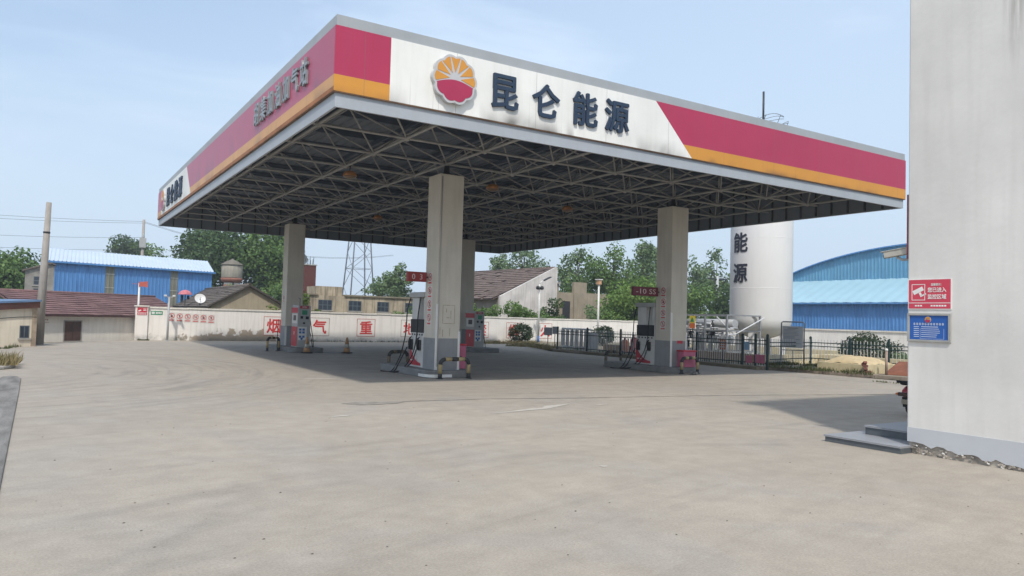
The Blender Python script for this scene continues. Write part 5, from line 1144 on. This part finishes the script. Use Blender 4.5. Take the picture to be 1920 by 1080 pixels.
# low cream house at the far left with tarp roof
hs = thing('low_house', 'cream wall of a low house at the far left with one small dark window', 'house', (-6.5, 20, 0)); p0 = Vector((-9.2, 19.95, 0)); p1 = Vector((-4.62, 22.3, 0)); d = (p1-p0).normalized(); nn = Vector((d.y, -d.x, 0))
M = Matrix(((d.x, -nn.x, 0), (d.y, -nn.y, 0), (0, 0, 1))).to_4x4(); M.translation = p0; ln = (p1-p0).length
creamw = mat('cream lime wall', (.70, .62, .49), .88, .10, .8, streak=.35, dirt=(.34, .28, .2), bump=.2); poorbrick = mat('worn brick pier', (.40, .31, .22), .9, .25, 4, streak=.4, bump=.3)
mb = MB(); mb.prism([(0, -.1), (ln, -.1), (ln, 1.54), (0, 1.12)], M @ Matrix.Rotation(R(90), 4, 'X') @ Matrix.Translation((0, 0, -4)), 4); mb.build('wall', creamw, hs, world=True)
mb = MB(); mb.box((ln-.16, -.03, -.1), (ln+.02, .2, 1.52), 0, M); mb.build('corner_pier', poorbrick, hs, world=True)
mb = MB(); mb.prism([(-.2, 1.13), (ln+.05, 1.55), (ln+.05, 1.80), (-.2, 1.40)], M @ Matrix.Rotation(R(90), 4, 'X') @ Matrix.Translation((0, 0, -4.2)), 4.35); mb.build('roof_underlay', mat('rust brown eave', (.17, .075, .055), .85, .25, 2), hs, world=True)
mb = MB(); mb.prism([(-.3, 1.405), (ln+.05, 1.805), (ln+.05, 1.88), (-.3, 1.48)], M @ Matrix.Rotation(R(90), 4, 'X') @ Matrix.Translation((0, 0, -4.4)), 4.65); mb.build('roof', mat('blue tarpaulin', (.12, .20, .33), .6, .15, 1.2), hs, world=True)
s = ln-.42; W_ = M @ Matrix.Translation((s, -.001, .58)) @ Matrix.Rotation(R(90), 4, 'X'); window(hs, W_, .36, .50, 2, 1)
mb = MB(); mb.tube([M @ Vector((ln*t, -.03, 1.16-.10*4*t*(1-t)+.05*math.sin(9*t))) for t in np.linspace(.3, 1, 12)], .012, 5); mb.build('cable', darkm, hs, world=True)
# small shop sign face at the very edge
# red tiled house
hs = thing('tiled_house', 'low whitewashed house with a red tiled roof and a rusty brown door', 'house', (-2, 28, 0)); p0 = Vector((-4.95, 27.1, 0)); d = (Vector((-.3, 30.0, 0))-p0).normalized(); nn = Vector((d.y, -d.x, 0)); ln = 8.6
M = Matrix(((d.x, -nn.x, 0), (d.y, -nn.y, 0), (0, 0, 1))).to_4x4(); M.translation = p0
limew = mat('lime washed wall', (.78, .73, .65), .88, .09, .9, streak=.2, dirt=(.40, .33, .24), bump=.2)
mb = MB(); mb.box((0, 0, -.1), (ln, 4.6, 1.28), 0, M); mb.build('wall', limew, hs, world=True)
tiled_roof('roof', hs, M @ Vector((-.1, -.32, 1.24)), M @ Vector((ln, -.32, 1.24)), M @ Vector((-.1, 2.5, 2.30)), M @ Vector((ln, 2.5, 2.30)), redtile, 11, .05)
s0 = 1.72; dr = MB(); rust = mat('rusty door', (.085, .045, .035), .8, .3, 3, streak=.4, dirt=(.16, .09, .06))
dr.box((s0, -.02, 0), (s0+.405, -.001, .93), 0, M); dr.box((s0+.415, -.02, 0), (s0+.82, -.001, .93), 0, M); dd = dr.build('door', rust, hs, world=True)
mb = MB(); fwd = M; mb.box((s0-.05, -.03, 0), (s0-.001, .0, .98), 0, M); mb.box((s0+.821, -.03, 0), (s0+.87, .0, .98), 0, M); mb.box((s0-.001, -.03, .931), (s0+.821, .0, .98), 0, M); mb.build('frame', concm, dd, world=True)
mb = MB()
for i in range(7): mb.box((.35+.085*i, -.003, .96+.02*(i % 2)), (.35+.085*i+.06, -.001, 1.03), 0, M)
mb.box((.3, -.003, .86), (.98, -.001, .885), 0, M); mb.build('faded_writing', mat('faded red writing', (.50, .30, .26), .8, .2, 8), hs, world=True)
# grey brick gable behind the pole
o = thing('brick_outbuilding', 'narrow grey gabled outbuilding behind the leaning utility pole', 'building', (-4.9, 39.5, 0)); mb = MB(); gbr = mat('grey brick', (.26, .245, .22), .9, .2, 3, streak=.3)
mb.prism([(-5.35, 0), (-3.9, 0), (-3.9, 4.0), (-4.1, 4.12), (-5.35, 3.66)], frame((0, 41, 0), (1, 0, 0), (0, -1, 0)), 2.4); mb.build('wall', gbr, o, world=True)
mb = MB(); mb.prism([(-5.5, 3.62), (-4.1, 4.14), (-3.85, 4.05), (-3.85, 4.12), (-4.1, 4.22), (-5.5, 3.71)], frame((0, 41.2, 0), (1, 0, 0), (0, -1, 0)), 2.75); mb.build('roof', greytile, o, world=True)
for z in (2.4, 3.1): window(o, FX((-4.72, 38.599, z)), .4, .5, 1, 2)
# blue shed
bs = thing('blue_shed', 'long bright blue sheet metal shed with a pale roof and two grey strips', 'shed', (1, 48, 0)); p0 = Vector((-4.23, 44.46, 0)); p1 = Vector((6.72, 48.46, 0)); d = (p1-p0).normalized(); nn = Vector((d.y, -d.x, 0)); ln = (p1-p0).length
mb = MB(); segs = [(0, .315, 0), (.315, .368, 1), (.368, .715, 0), (.715, .765, 1), (.765, 1, 0)]
for a_, b_, k in segs: corr(mb, tuple((p0+d*ln*a_).xy), tuple((p0+d*ln*b_).xy), 0, 4.68, .26, .035, k, nn)
bk = Vector((.25, 7, 0)); corr(mb, tuple(p1.xy), tuple((p1+bk).xy), 0, lambda t: 4.68+.95*(1-abs(2*t-1)), .26, .03, 0); corr(mb, tuple((p0+bk).xy), tuple(p0.xy), 0, lambda t: 4.68+.95*(1-abs(2*t-1)), .26, .03, 0); corr(mb, tuple((p1+bk).xy), tuple((p0+bk).xy), 0, 4.68, .26, .03, 0)
mb.build('wall', [bluesheet, clear], bs, world=True)
mb = MB(); k = 46; V = []
for i in range(k+1):
    for f, h in ((0, 0), (.72, 0), (.8, .04), (.94, .04)):
        if i == k and f: break
        q = p0+d*(-.12+(ln+.24)*(i+f)/k); V += [q-bk*.04+Vector((0, 0, 4.62+h)), q+bk*.5+Vector((0, 0, 5.68+h)), q+bk*1.04+Vector((0, 0, 4.62+h))]
n3 = len(V)//3; mb.add(V, [(3*i+j, 3*i+3+j, 3*i+4+j, 3*i+1+j) for i in range(n3-1) for j in (0, 1)]); mb.build('roof', paleblue, bs, world=True)
mb = MB(); mb.box((-.14, -.30, 4.50), (ln+.14, -.26, 4.615), 0, Matrix(((d.x, -nn.x, 0, p0.x), (d.y, -nn.y, 0, p0.y), (0, 0, 1, 0), (0, 0, 0, 1)))); mb.build('gutter', bluesheet, bs, world=True)
mb = MB(); Mb = Matrix(((d.x, -nn.x, 0, p0.x), (d.y, -nn.y, 0, p0.y), (0, 0, 1, 0), (0, 0, 0, 1)))
for f0, f1 in ((.315, .368), (.715, .765)):
    for z in (3.0, 3.95): mb.box((ln*f0, -.045, z), (ln*f1, -.037, z+.05), 0, Mb)
mb.build('strip_band', mat('strip band', (.42, .42, .36), .7, .1, 5), bs, world=True)
# gabled house
gh = thing('gabled_house', 'tan gabled house with a grey tiled roof behind the left part of the wall', 'house', (6.2, 42, 0)); mb = MB()
mb.prism([(4.15, -.1), (8.35, -.1), (8.35, 2.05), (6.28, 3.14), (4.15, 1.9)], frame((0, 50.2, 0), (1, 0, 0), (0, -1, 0)), 16.2); mb.build('wall', tanwall, gh, world=True)
tiled_roof('roof', gh, (3.86, 50.4, 1.86), (3.86, 33.78, 1.86), (6.28, 50.4, 3.25), (6.28, 33.78, 3.25), greytile, 11, .05, .01); tiled_roof('roof', gh, (8.75, 33.78, 1.93), (8.75, 50.4, 1.93), (6.28, 33.78, 3.26), (6.28, 50.4, 3.26), greytile, 11, .05)
mb = MB()
for (xa, za), (xb, zb_) in (((3.84, 1.80), (6.28, 3.20)), ((8.78, 1.86), (6.28, 3.20))): mb.prism([(xa, za), (xb, zb_), (xb, zb_+.10), (xa, za+.10)], frame((0, 33.79, 0), (1, 0, 0), (0, -1, 0)), .05)
mb.build('barge_board', mat('dark barge board', (.075, .06, .05), .9, .2, 5), gh, world=True)
for y in (35.3, 37.2, 40): mb = MB(); mb.box((4.12, y, 1.2), (4.148, y+.8, 1.72)); mb.build('window', hole, gh, world=True)
def dish(name, label, x, y, z, r, m_, az_, el_, hmast=.5):
    o = thing(name, label, 'dish', (x, y, z)); mb = MB(); n = 18; V = []; ax = Matrix.Translation((0, 0, hmast)) @ Matrix.Rotation(az_, 4, 'Z') @ Matrix.Rotation(el_, 4, 'X')
    prof = [(r*t, .28*r*t*t) for t in (0, .3, .6, .85, 1.0)]+[(r*1.0, .28*r+.015), (r*.8, .28*r*.64-.03), (0.02, -.03)]
    m0 = MB(); m0.lathe(prof, n); m0.v = [ax @ Vector(v) for v in m0.v]; m0.build('reflector', m_, o)
    mb.tube([(0, 0, -.6), (0, 0, hmast)], .03, 6); mb.tube([ax @ Vector((0, -r*.8, .28*r)), ax @ Vector((0, 0, r*.9))], .012, 5); mb.build('mount', darkm, o); return o
dish('satellite_dish', 'white satellite dish on the eave of the gabled house', 3.95, 36.7, 2.1, .33, mat('dish white', (.70, .69, .66), .4, .06, 4), 0, R(62), .22)
o = thing('sun_umbrella', 'faded pink umbrella in front of the blue shed', 'umbrella', (3.7, 40.8, 0)); mb = MB(); V = []
mb.lathe([(.0, 2.98), (.20, 2.93), (.36, 2.82), (.45, 2.66), (.44, 2.65), (.34, 2.79), (.19, 2.89), (0, 2.94)], 8, sm=False); mb.build('canopy', mat('faded pink cloth', (.55, .18, .20), .8, .2, 4), o)
mb = MB(); mb.tube([(0, 0, 0), (0, 0, 2.95)], .025, 6); mb.box((-.28, -.05, 2.15), (-.12, .05, 2.62)); mb.box((.10, -.05, 2.35), (.26, .05, 2.6)); mb.build('pole', darkm, o)
# water tower
wt = thing('water_tower', 'small round water tower with a conical cap in front of the dark trees', 'water tower', (10.15, 58, 0)); wtc = mat('weathered concrete tank', (.33, .30, .24), .9, .16, 1.4, streak=.5, dirt=(.16, .14, .11)); bandm = mat('brick band', (.30, .13, .09), .9, .2, 4)
mb = MB(); mb.lathe([(.88, 4.62), (.92, 4.7), (.92, 5.76), (.90, 5.8)], 20); mb.build('tank', wtc, wt)
mb = MB(); mb.lathe([(1.0, 5.801), (1.0, 5.86), (.5, 6.16), (.12, 6.33), (.05, 6.4)], 20); mb.build('cap', mat('cap tile', (.17, .15, .12), .9, .2, 3), wt)
mb = MB(); mb.lathe([(.75, 4.22), (.90, 4.36), (.95, 4.5), (.95, 4.615)], 20); mb.lathe([(.70, 3.72), (.70, 4.0)], 20); mb.build('brick_band', bandm, wt)
mb = MB(); mb.lathe([(.64, 0), (.62, 3.715)], 20); mb.lathe([(.66, 4.001), (.66, 4.215)], 20); mb.build('shaft', limew, wt)
mb = MB(); mb.box((-.06, -.72, 3.4), (.06, -.64, 4.3)); mb.build('downpipe', darkm, wt)
# dark red brick stair tower with bars and dish
o = thing('brick_tower', 'dark red square brick tower with reinforcement bars on its roof', 'tower', (12.75, 44.6, 0)); dbr = mat('dark red brick', (.115, .042, .036), .9, .2, 5, bump=.3)
mb = MB(); mb.box((-.8, -.6, 0), (.8, .9, 5.35)); mb.build('wall', dbr, o); mb = MB(); mb.box((-.86, -.66, 5.351), (.86, .96, 5.43)); mb.build('coping', concm, o); mb = MB()
for x, h in ((.0, .45), (.22, .38), (.38, .62), (.42, .35), (.60, .42), (.66, .6)): mb.tube([(x, -.3, 5.4), (x+.02, -.3, 5.43+h)], .02, 5)
mb.build('bar', darkm, o)
dish('satellite_dish', 'dark tilted satellite dish on top of the red brick tower', 12.55, 44.3, 5.43, .42, mat('grey dish', (.12, .13, .14), .5, .1, 4), R(35), R(70), .42)
# flat roofed derelict block
fb = thing('flat_block', 'stained tan derelict block with a flat roof and dark broken windows', 'building', (15, 39, 0)); mb = MB(); mb.box((10.6, 36, -.1), (19.4, 41, 2.86)); mb.build('wall', flatwall, fb, world=True)
mb = MB(); mb.box((11.25, 36.4, 2.861), (13.06, 38.6, 3.5)); mb.build('roof_room', flatwall, fb, world=True); mb = MB(); mb.box((10.5, 35.88, 2.861), (11.24, 41.1, 2.95)); mb.box((13.07, 35.88, 2.861), (19.5, 41.1, 2.97)); mb.build('roof_edge', mat('mossy roof edge', (.22, .19, .14), .95, .3, 2), fb, world=True)
for x, w_ in ((11.75, .95), (13.86, .92), (15.92, .88), (18.05, .9)): window(fb, FX((x, 35.999, 2.22)), w_, .70, 3, 2)
# ruined house with white gable
rh = thing('ruined_house', 'half ruined house with a sagging brown tile roof and a bare white gable', 'house', (30, 46, 0)); mb = MB(); mb.prism([(26.77, -.1), (32.35, -.1), (32.35, 6.06), (32.2, 6.08), (26.77, 3.44)], frame((0, 38.25, 0), (1, 0, 0), (0, -1, 0)), .28); mb.build('gable', ruinwall, rh, world=True)
mb = MB(); mb.box((26.78, 38.26, -.1), (27.0, 52.6, 3.30)); mb.box((32.1, 38.26, -.1), (32.3, 52.6, 5.9)); mb.prism([(26.78, -.1), (32.3, -.1), (32.3, 5.95), (26.78, 3.35)], frame((0, 52.85, 0), (1, 0, 0), (0, -1, 0)), .24); mb.build('wall', mat('ruin side wall', (.27, .235, .20), .9, .2, .9, streak=.4), rh, world=True)
tiled_roof('roof', rh, (26.2, 52.6, 3.30), (26.2, 38.30, 3.20), (32.3, 52.6, 6.22), (32.3, 38.30, 6.06), ruintile, 15, .07, .055, 4)
for y in (46.5, 42.): mb = MB(); mb.box((26.765, y, 1.6), (26.779, y+.85, 2.6)); mb.build('window', hole, rh, world=True)
# derelict concrete blocks to its right
cb = thing('concrete_ruin', 'roofless tan concrete ruin with a dark opening right of the white gable', 'ruin', (36, 40, 0)); mb = MB(); mb.box((32.6, 39, -.1), (34.85, 42, 4.05)); mb.box((34.86, 38.9, -.1), (38.75, 43, 4.08)); mb.box((34.9, 39.0, 4.081), (36.3, 39.3, 5.0)); mb.box((33.2, 41.2, 4.051), (34.85, 41.5, 4.9)); mb.build('wall', mat('dull tan concrete', (.33, .275, .20), .9, .2, .9, streak=.5, bump=.2), cb, world=True)
mb = MB(); mb.box((33.3, 41.18, 4.06), (34.6, 41.199, 4.8)); mb.build('opening', hole, cb, world=True); mb = MB(); mb.box((33.7, 38.98, 1.8), (34.5, 38.999, 3.3)); mb.build('opening', hole, cb, world=True); mb = MB(); mb.box((33.1, 41.0, 4.901), (34.9, 41.7, 5.02)); mb.build('lintel', concm, cb, world=True)
# arched blue warehouse
bwh = thing('blue_warehouse', 'blue arched sheet metal warehouse behind the wall at the right', 'warehouse', (55, 17, 0)); cyan = mat('light blue gable sheet', (.14, .33, .48), .45, .12, .9, streak=.4, dirt=(.06, .22, .42)); awn = mat('pale blue awning sheet', (.33, .50, .57), .45, .05, .8, streak=.2, dirt=(.3, .52, .62))
ya, yb = 31.6, 2.4; arch = lambda t: 5.25+3.05*(1-(2*t-1)**2)**.80
mb = MB(); corr(mb, (52, ya), (52, yb), 5.0, arch, .30, .04, 0, Vector((-1, 0, 0))); mb.build('gable', cyan, bwh, world=True)
mb = MB(); V = []
for i in range(41): t = i/40; V += [(51.7, ya+(yb-ya)*t, arch(t)+.04), (86, ya+(yb-ya)*t, arch(t)+.04), (51.7, ya+(yb-ya)*t, arch(t)-.06)]
mb.add(V, [(3*i, 3*i+3, 3*i+4, 3*i+1) for i in range(40)]+[(3*i, 3*i+2, 3*i+5, 3*i+3) for i in range(40)]); mb.build('roof', bluesheet, bwh, world=True)
mb = MB(); k = 60; V = []
for i in range(k+1): y = ya+(yb-ya)*i/k; h = .03 if i % 2 else 0; V += [(47.7, y, 3.60+h), (52.0, y, 5.62+h)]
mb.add(V, [(2*i, 2*i+2, 2*i+3, 2*i+1) for i in range(k)]); mb.build('awning', awn, bwh, world=True)
mb = MB(); corr(mb, (48.1, ya), (48.1, yb), 0, 3.75, .28, .04, 0, Vector((-1, 0, 0))); mb.box((48.15, ya-.1, 0), (86, ya, 5.2)); mb.box((48.15, yb, 0), (86, yb+.1, 5.2)); mb.box((47.68, yb, 3.48), (47.72, ya, 3.60)); mb.build('wall', bluesheet, bwh, world=True)
# lattice tower
lt = thing('lattice_tower', 'tall steel lattice tower far behind the flat derelict block', 'tower', (37.5, 98.8, 0)); mb = MB(); H_ = 27.; wd = lambda z: 2.15*(1-z/H_)+.42*(z/H_); lev = [0, 3, 6, 8.8, 11.4, 13.8, 16, 18, 20, 22, 24, 25.6, 27]
for sx in (-1, 1):
    for sy in (-1, 1):
        mb.tube([(sx*wd(0), sy*wd(0), 0), (sx*wd(H_), sy*wd(H_), H_)], .11, 5)
for a_, b_ in zip(lev[:-1], lev[1:]):
    wa, wb = wd(a_), wd(b_)
    for s1, s2, ax in ((-1, 1, 0), (-1, 1, 1)):
        for q in (-1, 1):
            P = (lambda s, w_, z: (s*w_, q*w_, z)) if ax == 0 else (lambda s, w_, z: (q*w_, s*w_, z))
            mb.tube([P(-1, wa, a_), P(1, wb, b_)] if lev.index(a_) % 2 else [P(1, wa, a_), P(-1, wb, b_)], .045, 4)
            if lev.index(b_) % 3 == 0: mb.tube([P(-1, wb, b_), P(1, wb, b_)], .045, 4)
mb.build('lattice', mat('tower steel', (.20, .21, .24), .6, .15, 1), lt)

# ------------------------------------------------------------------ trees and shrubs
TR = 'trees beyond the yard wall'
tree('broadleaf_tree', 'dense green tree above the low house at the far left edge', -6.3, 46.4, 5.3, 4.9, 1.3, G_mid, 6500, .24, 1, TR, 26)
tree('broadleaf_tree', 'dark green tree cut by the left edge of the photo', -9.6, 47.5, 5.0, 4.6, 1.2, G_dark, 5000, .24, 2, TR, 22)
tree('broadleaf_tree', 'small round tree left of the distant transformer pole', 3.4, 86.1, 10.1, 4.0, 6.6, G_dark, 2400, .30, 3, TR, 16)
tree('broadleaf_tree', 'small tree just behind the distant transformer pole', 6.2, 90, 9.9, 4.6, 6.2, G_mid, 2400, .32, 4, TR, 16)
tree('broadleaf_tree', 'big dark tree at the left corner of the canopy', 9.4, 69.3, 10.1, 5.6, 3.6, G_dark, 7500, .34, 5, TR, 32)
tree('broadleaf_tree', 'big dark tree directly behind the round water tower', 11.4, 64.9, 10.2, 7.0, 3.0, G_dark, 9000, .33, 6, TR, 32)
tree('broadleaf_tree', 'big green tree touching the far left column', 14.6, 62.6, 9.8, 6.4, 3.0, G_mid, 8000, .32, 7, TR, 30)
tree('broadleaf_tree', 'dark tree behind the far left column and brick tower', 18.6, 73.5, 10.2, 5.2, 4, G_dark, 4500, .34, 8, TR, 22)
tree('broadleaf_tree', 'light green tree right of the lattice tower', 25.8, 56.2, 7.0, 4.2, 2.6, G_pop, 4200, .25, 9, TR, 22, airy=True)
tree('broadleaf_tree', 'low pale tree between lattice tower and light green tree', 26.6, 63.2, 5.9, 4.2, 2.6, G_pop, 2600, .26, 10, TR, 16, airy=True)
tree('poplar_tree', 'thin leaved poplar over the ruined brown roof', 44.6, 61.9, 10.3, 6.6, 5.6, G_pop, 3000, .32, 11, TR, 22, airy=True)
tree('poplar_tree', 'small thin poplar at the back corner of the canopy', 44, 66.5, 9.8, 4.2, 6, G_pop, 1500, .32, 12, TR, 14, airy=True)
tree('poplar_tree', 'tall poplar left of the three behind the green thicket', 42.6, 48.7, 9.4, 5.4, 2.6, G_pop, 5200, .29, 13, TR, 28, airy=True)
tree('poplar_tree', 'broad tall poplar rising under the canopy edge', 41.8, 41.9, 9.4, 6.6, 2.4, G_mid, 7000, .27, 14, TR, 32, airy=True)
tree('poplar_tree', 'tall poplar hidden partly by the right column', 46.6, 43, 9.8, 5.6, 2.4, G_pop, 5600, .28, 15, TR, 28, airy=True)
tree('poplar_tree', 'airy poplar just right of the right column', 54.2, 43.7, 9.2, 4.8, 2.6, G_pop, 2600, .31, 16, TR, 20, airy=True)
tree('poplar_tree', 'tall airy poplar left of the white tank', 59, 44.8, 10.3, 4.6, 2.6, G_pop, 2600, .33, 17, TR, 20, airy=True)
tree('poplar_tree', 'far poplar behind the right column', 55.9, 50.5, 11.2, 4.4, 4, G_pop, 2200, .33, 18, TR, 18, airy=True)
UG = 'bushes beyond the yard wall'
shrub('bushy_tree', 'dark bush low behind the lantern lamp', 39, 43.8, 5.0, 4.4, G_dark, 3400, .24, 21, UG, 0, 'bush', 20)
shrub('bushy_tree', 'bright green thicket left of the right fuel board', 35.6, 31.6, 5.3, 6.0, G_lush, 8000, .22, 22, UG, 0, 'bush', 26)
shrub('bushy_tree', 'green thicket behind the right dispenser', 38.6, 33.2, 5.6, 5.6, G_lush, 7000, .22, 23, UG, 0, 'bush', 26)
shrub('bushy_tree', 'mid green thicket between right column and wooden pole', 42.8, 32.5, 5.2, 5.0, G_mid, 5000, .23, 24, UG, 0, 'bush', 24)
shrub('bushy_tree', 'dark green thicket touching the white tank', 46.6, 32.2, 5.6, 5.0, G_dark, 5000, .24, 25, UG, 0, 'bush', 24)
shrub('bushy_tree', 'wide leafy thicket just behind the concrete ruin', 43.0, 42.6, 5.9, 7.0, G_lush, 6000, .25, 37, UG, 0, 'bush', 26)
shrub('bushy_tree', 'leafy thicket between the white gable and the poplars', 39.6, 44.6, 6.0, 5.6, G_mid, 5000, .25, 38, UG, 0, 'bush', 24)
shrub('bush', 'leafy bush in front of the white ruined gable', 24.2, 32.2, 3.0, 3.3, G_mid, 3600, .17, 26, UG, 0)
shrub('bush', 'low bush under the middle of the white gable', 26.5, 32.1, 2.8, 3.2, G_mid, 3400, .17, 27, UG, 0)
shrub('bush', 'pointed dark bush right of the solar lamp', 28.1, 32.2, 3.4, 2.5, G_dark, 3200, .16, 28, UG, 0)
shrub('bush', 'green bush beneath the ruined roof edge by the back column', 21.8, 33.3, 3.1, 3.2, G_mid, 3400, .17, 29, UG, 0)
shrub('bush', 'scrubby bush in front of the concrete ruin', 33.0, 31.6, 3.1, 3.8, G_mid, 3000, .18, 30, UG, 0)
shrub('bush', 'thin yellowish bush against the concrete ruin wall', 31.4, 31.8, 3.0, 2.4, G_pop, 900, .17, 31, UG, 0)
shrub('bush', 'creeping green bush on the wall behind the nearest dispenser', 16.3, 32, 2.5, 3.4, G_mid, 2600, .16, 32, UG, 0)
shrub('bush', 'bright yellow green bush right of the far left column', 9.5, 32.4, 3.3, 1.7, G_yel, 1500, .17, 33, UG, 0)
shrub('bush', 'small yellow green bush left of the far left column', 7.7, 32.2, 2.4, 1.5, G_yel, 700, .15, 34, UG, 0)
shrub('bush', 'dark low bush at the foot of the big tree behind the shed', 8.8, 56, 4.2, 3.4, G_mid, 2200, .22, 35, UG, 0)
shrub('bush', 'light green bush behind the gable of the tan house', 14.0, 56, 4.4, 3.4, G_mid, 2200, .22, 36, UG, 0)
RB = 'clipped round bushes'
shrub('round_bush', 'clipped round bush in front of the whitewashed wall', 22.6, 28.4, 1.33, 1.75, G_bush, 3000, .10, 41, RB, 0, 'bush', 16, True)
shrub('round_bush', 'round bush behind the iron fence below the lantern lamp', 25.2, 23.0, 1.35, 1.6, G_bush, 2600, .10, 42, RB, .1, 'bush', 16, True)
shrub('round_bush', 'spreading dark round bush behind the sand pit', 26.7, 6.2, 1.3, 2.6, G_bush, 3400, .10, 43, RB, .1, 'bush', 18, True)
shrub('bush', 'thin low bush right of the spreading bush by the building edge', 26.4, 4.5, .75, 1.3, G_pop, 700, .09, 44, None, .1)

# ------------------------------------------------------------------ summer haze
mb = MB(); mb.box((-140, -60, -1.2), (160, 150, 40)); hz = mb.build('haze', mat('haze', (1, 1, 1))); tag(hz, 'thin pale summer haze', 'haze', kind='stuff')
t = MATS['haze'].node_tree; t.nodes.clear(); vo = N(t, 'ShaderNodeVolumePrincipled'); vo.inputs['Color'].default_value = (.86, .93, 1, 1); vo.inputs['Density'].default_value = .0012; vo.inputs['Anisotropy'].default_value = .2
mo = N(t, 'ShaderNodeOutputMaterial'); t.links.new(vo.outputs[0], mo.inputs['Volume'])
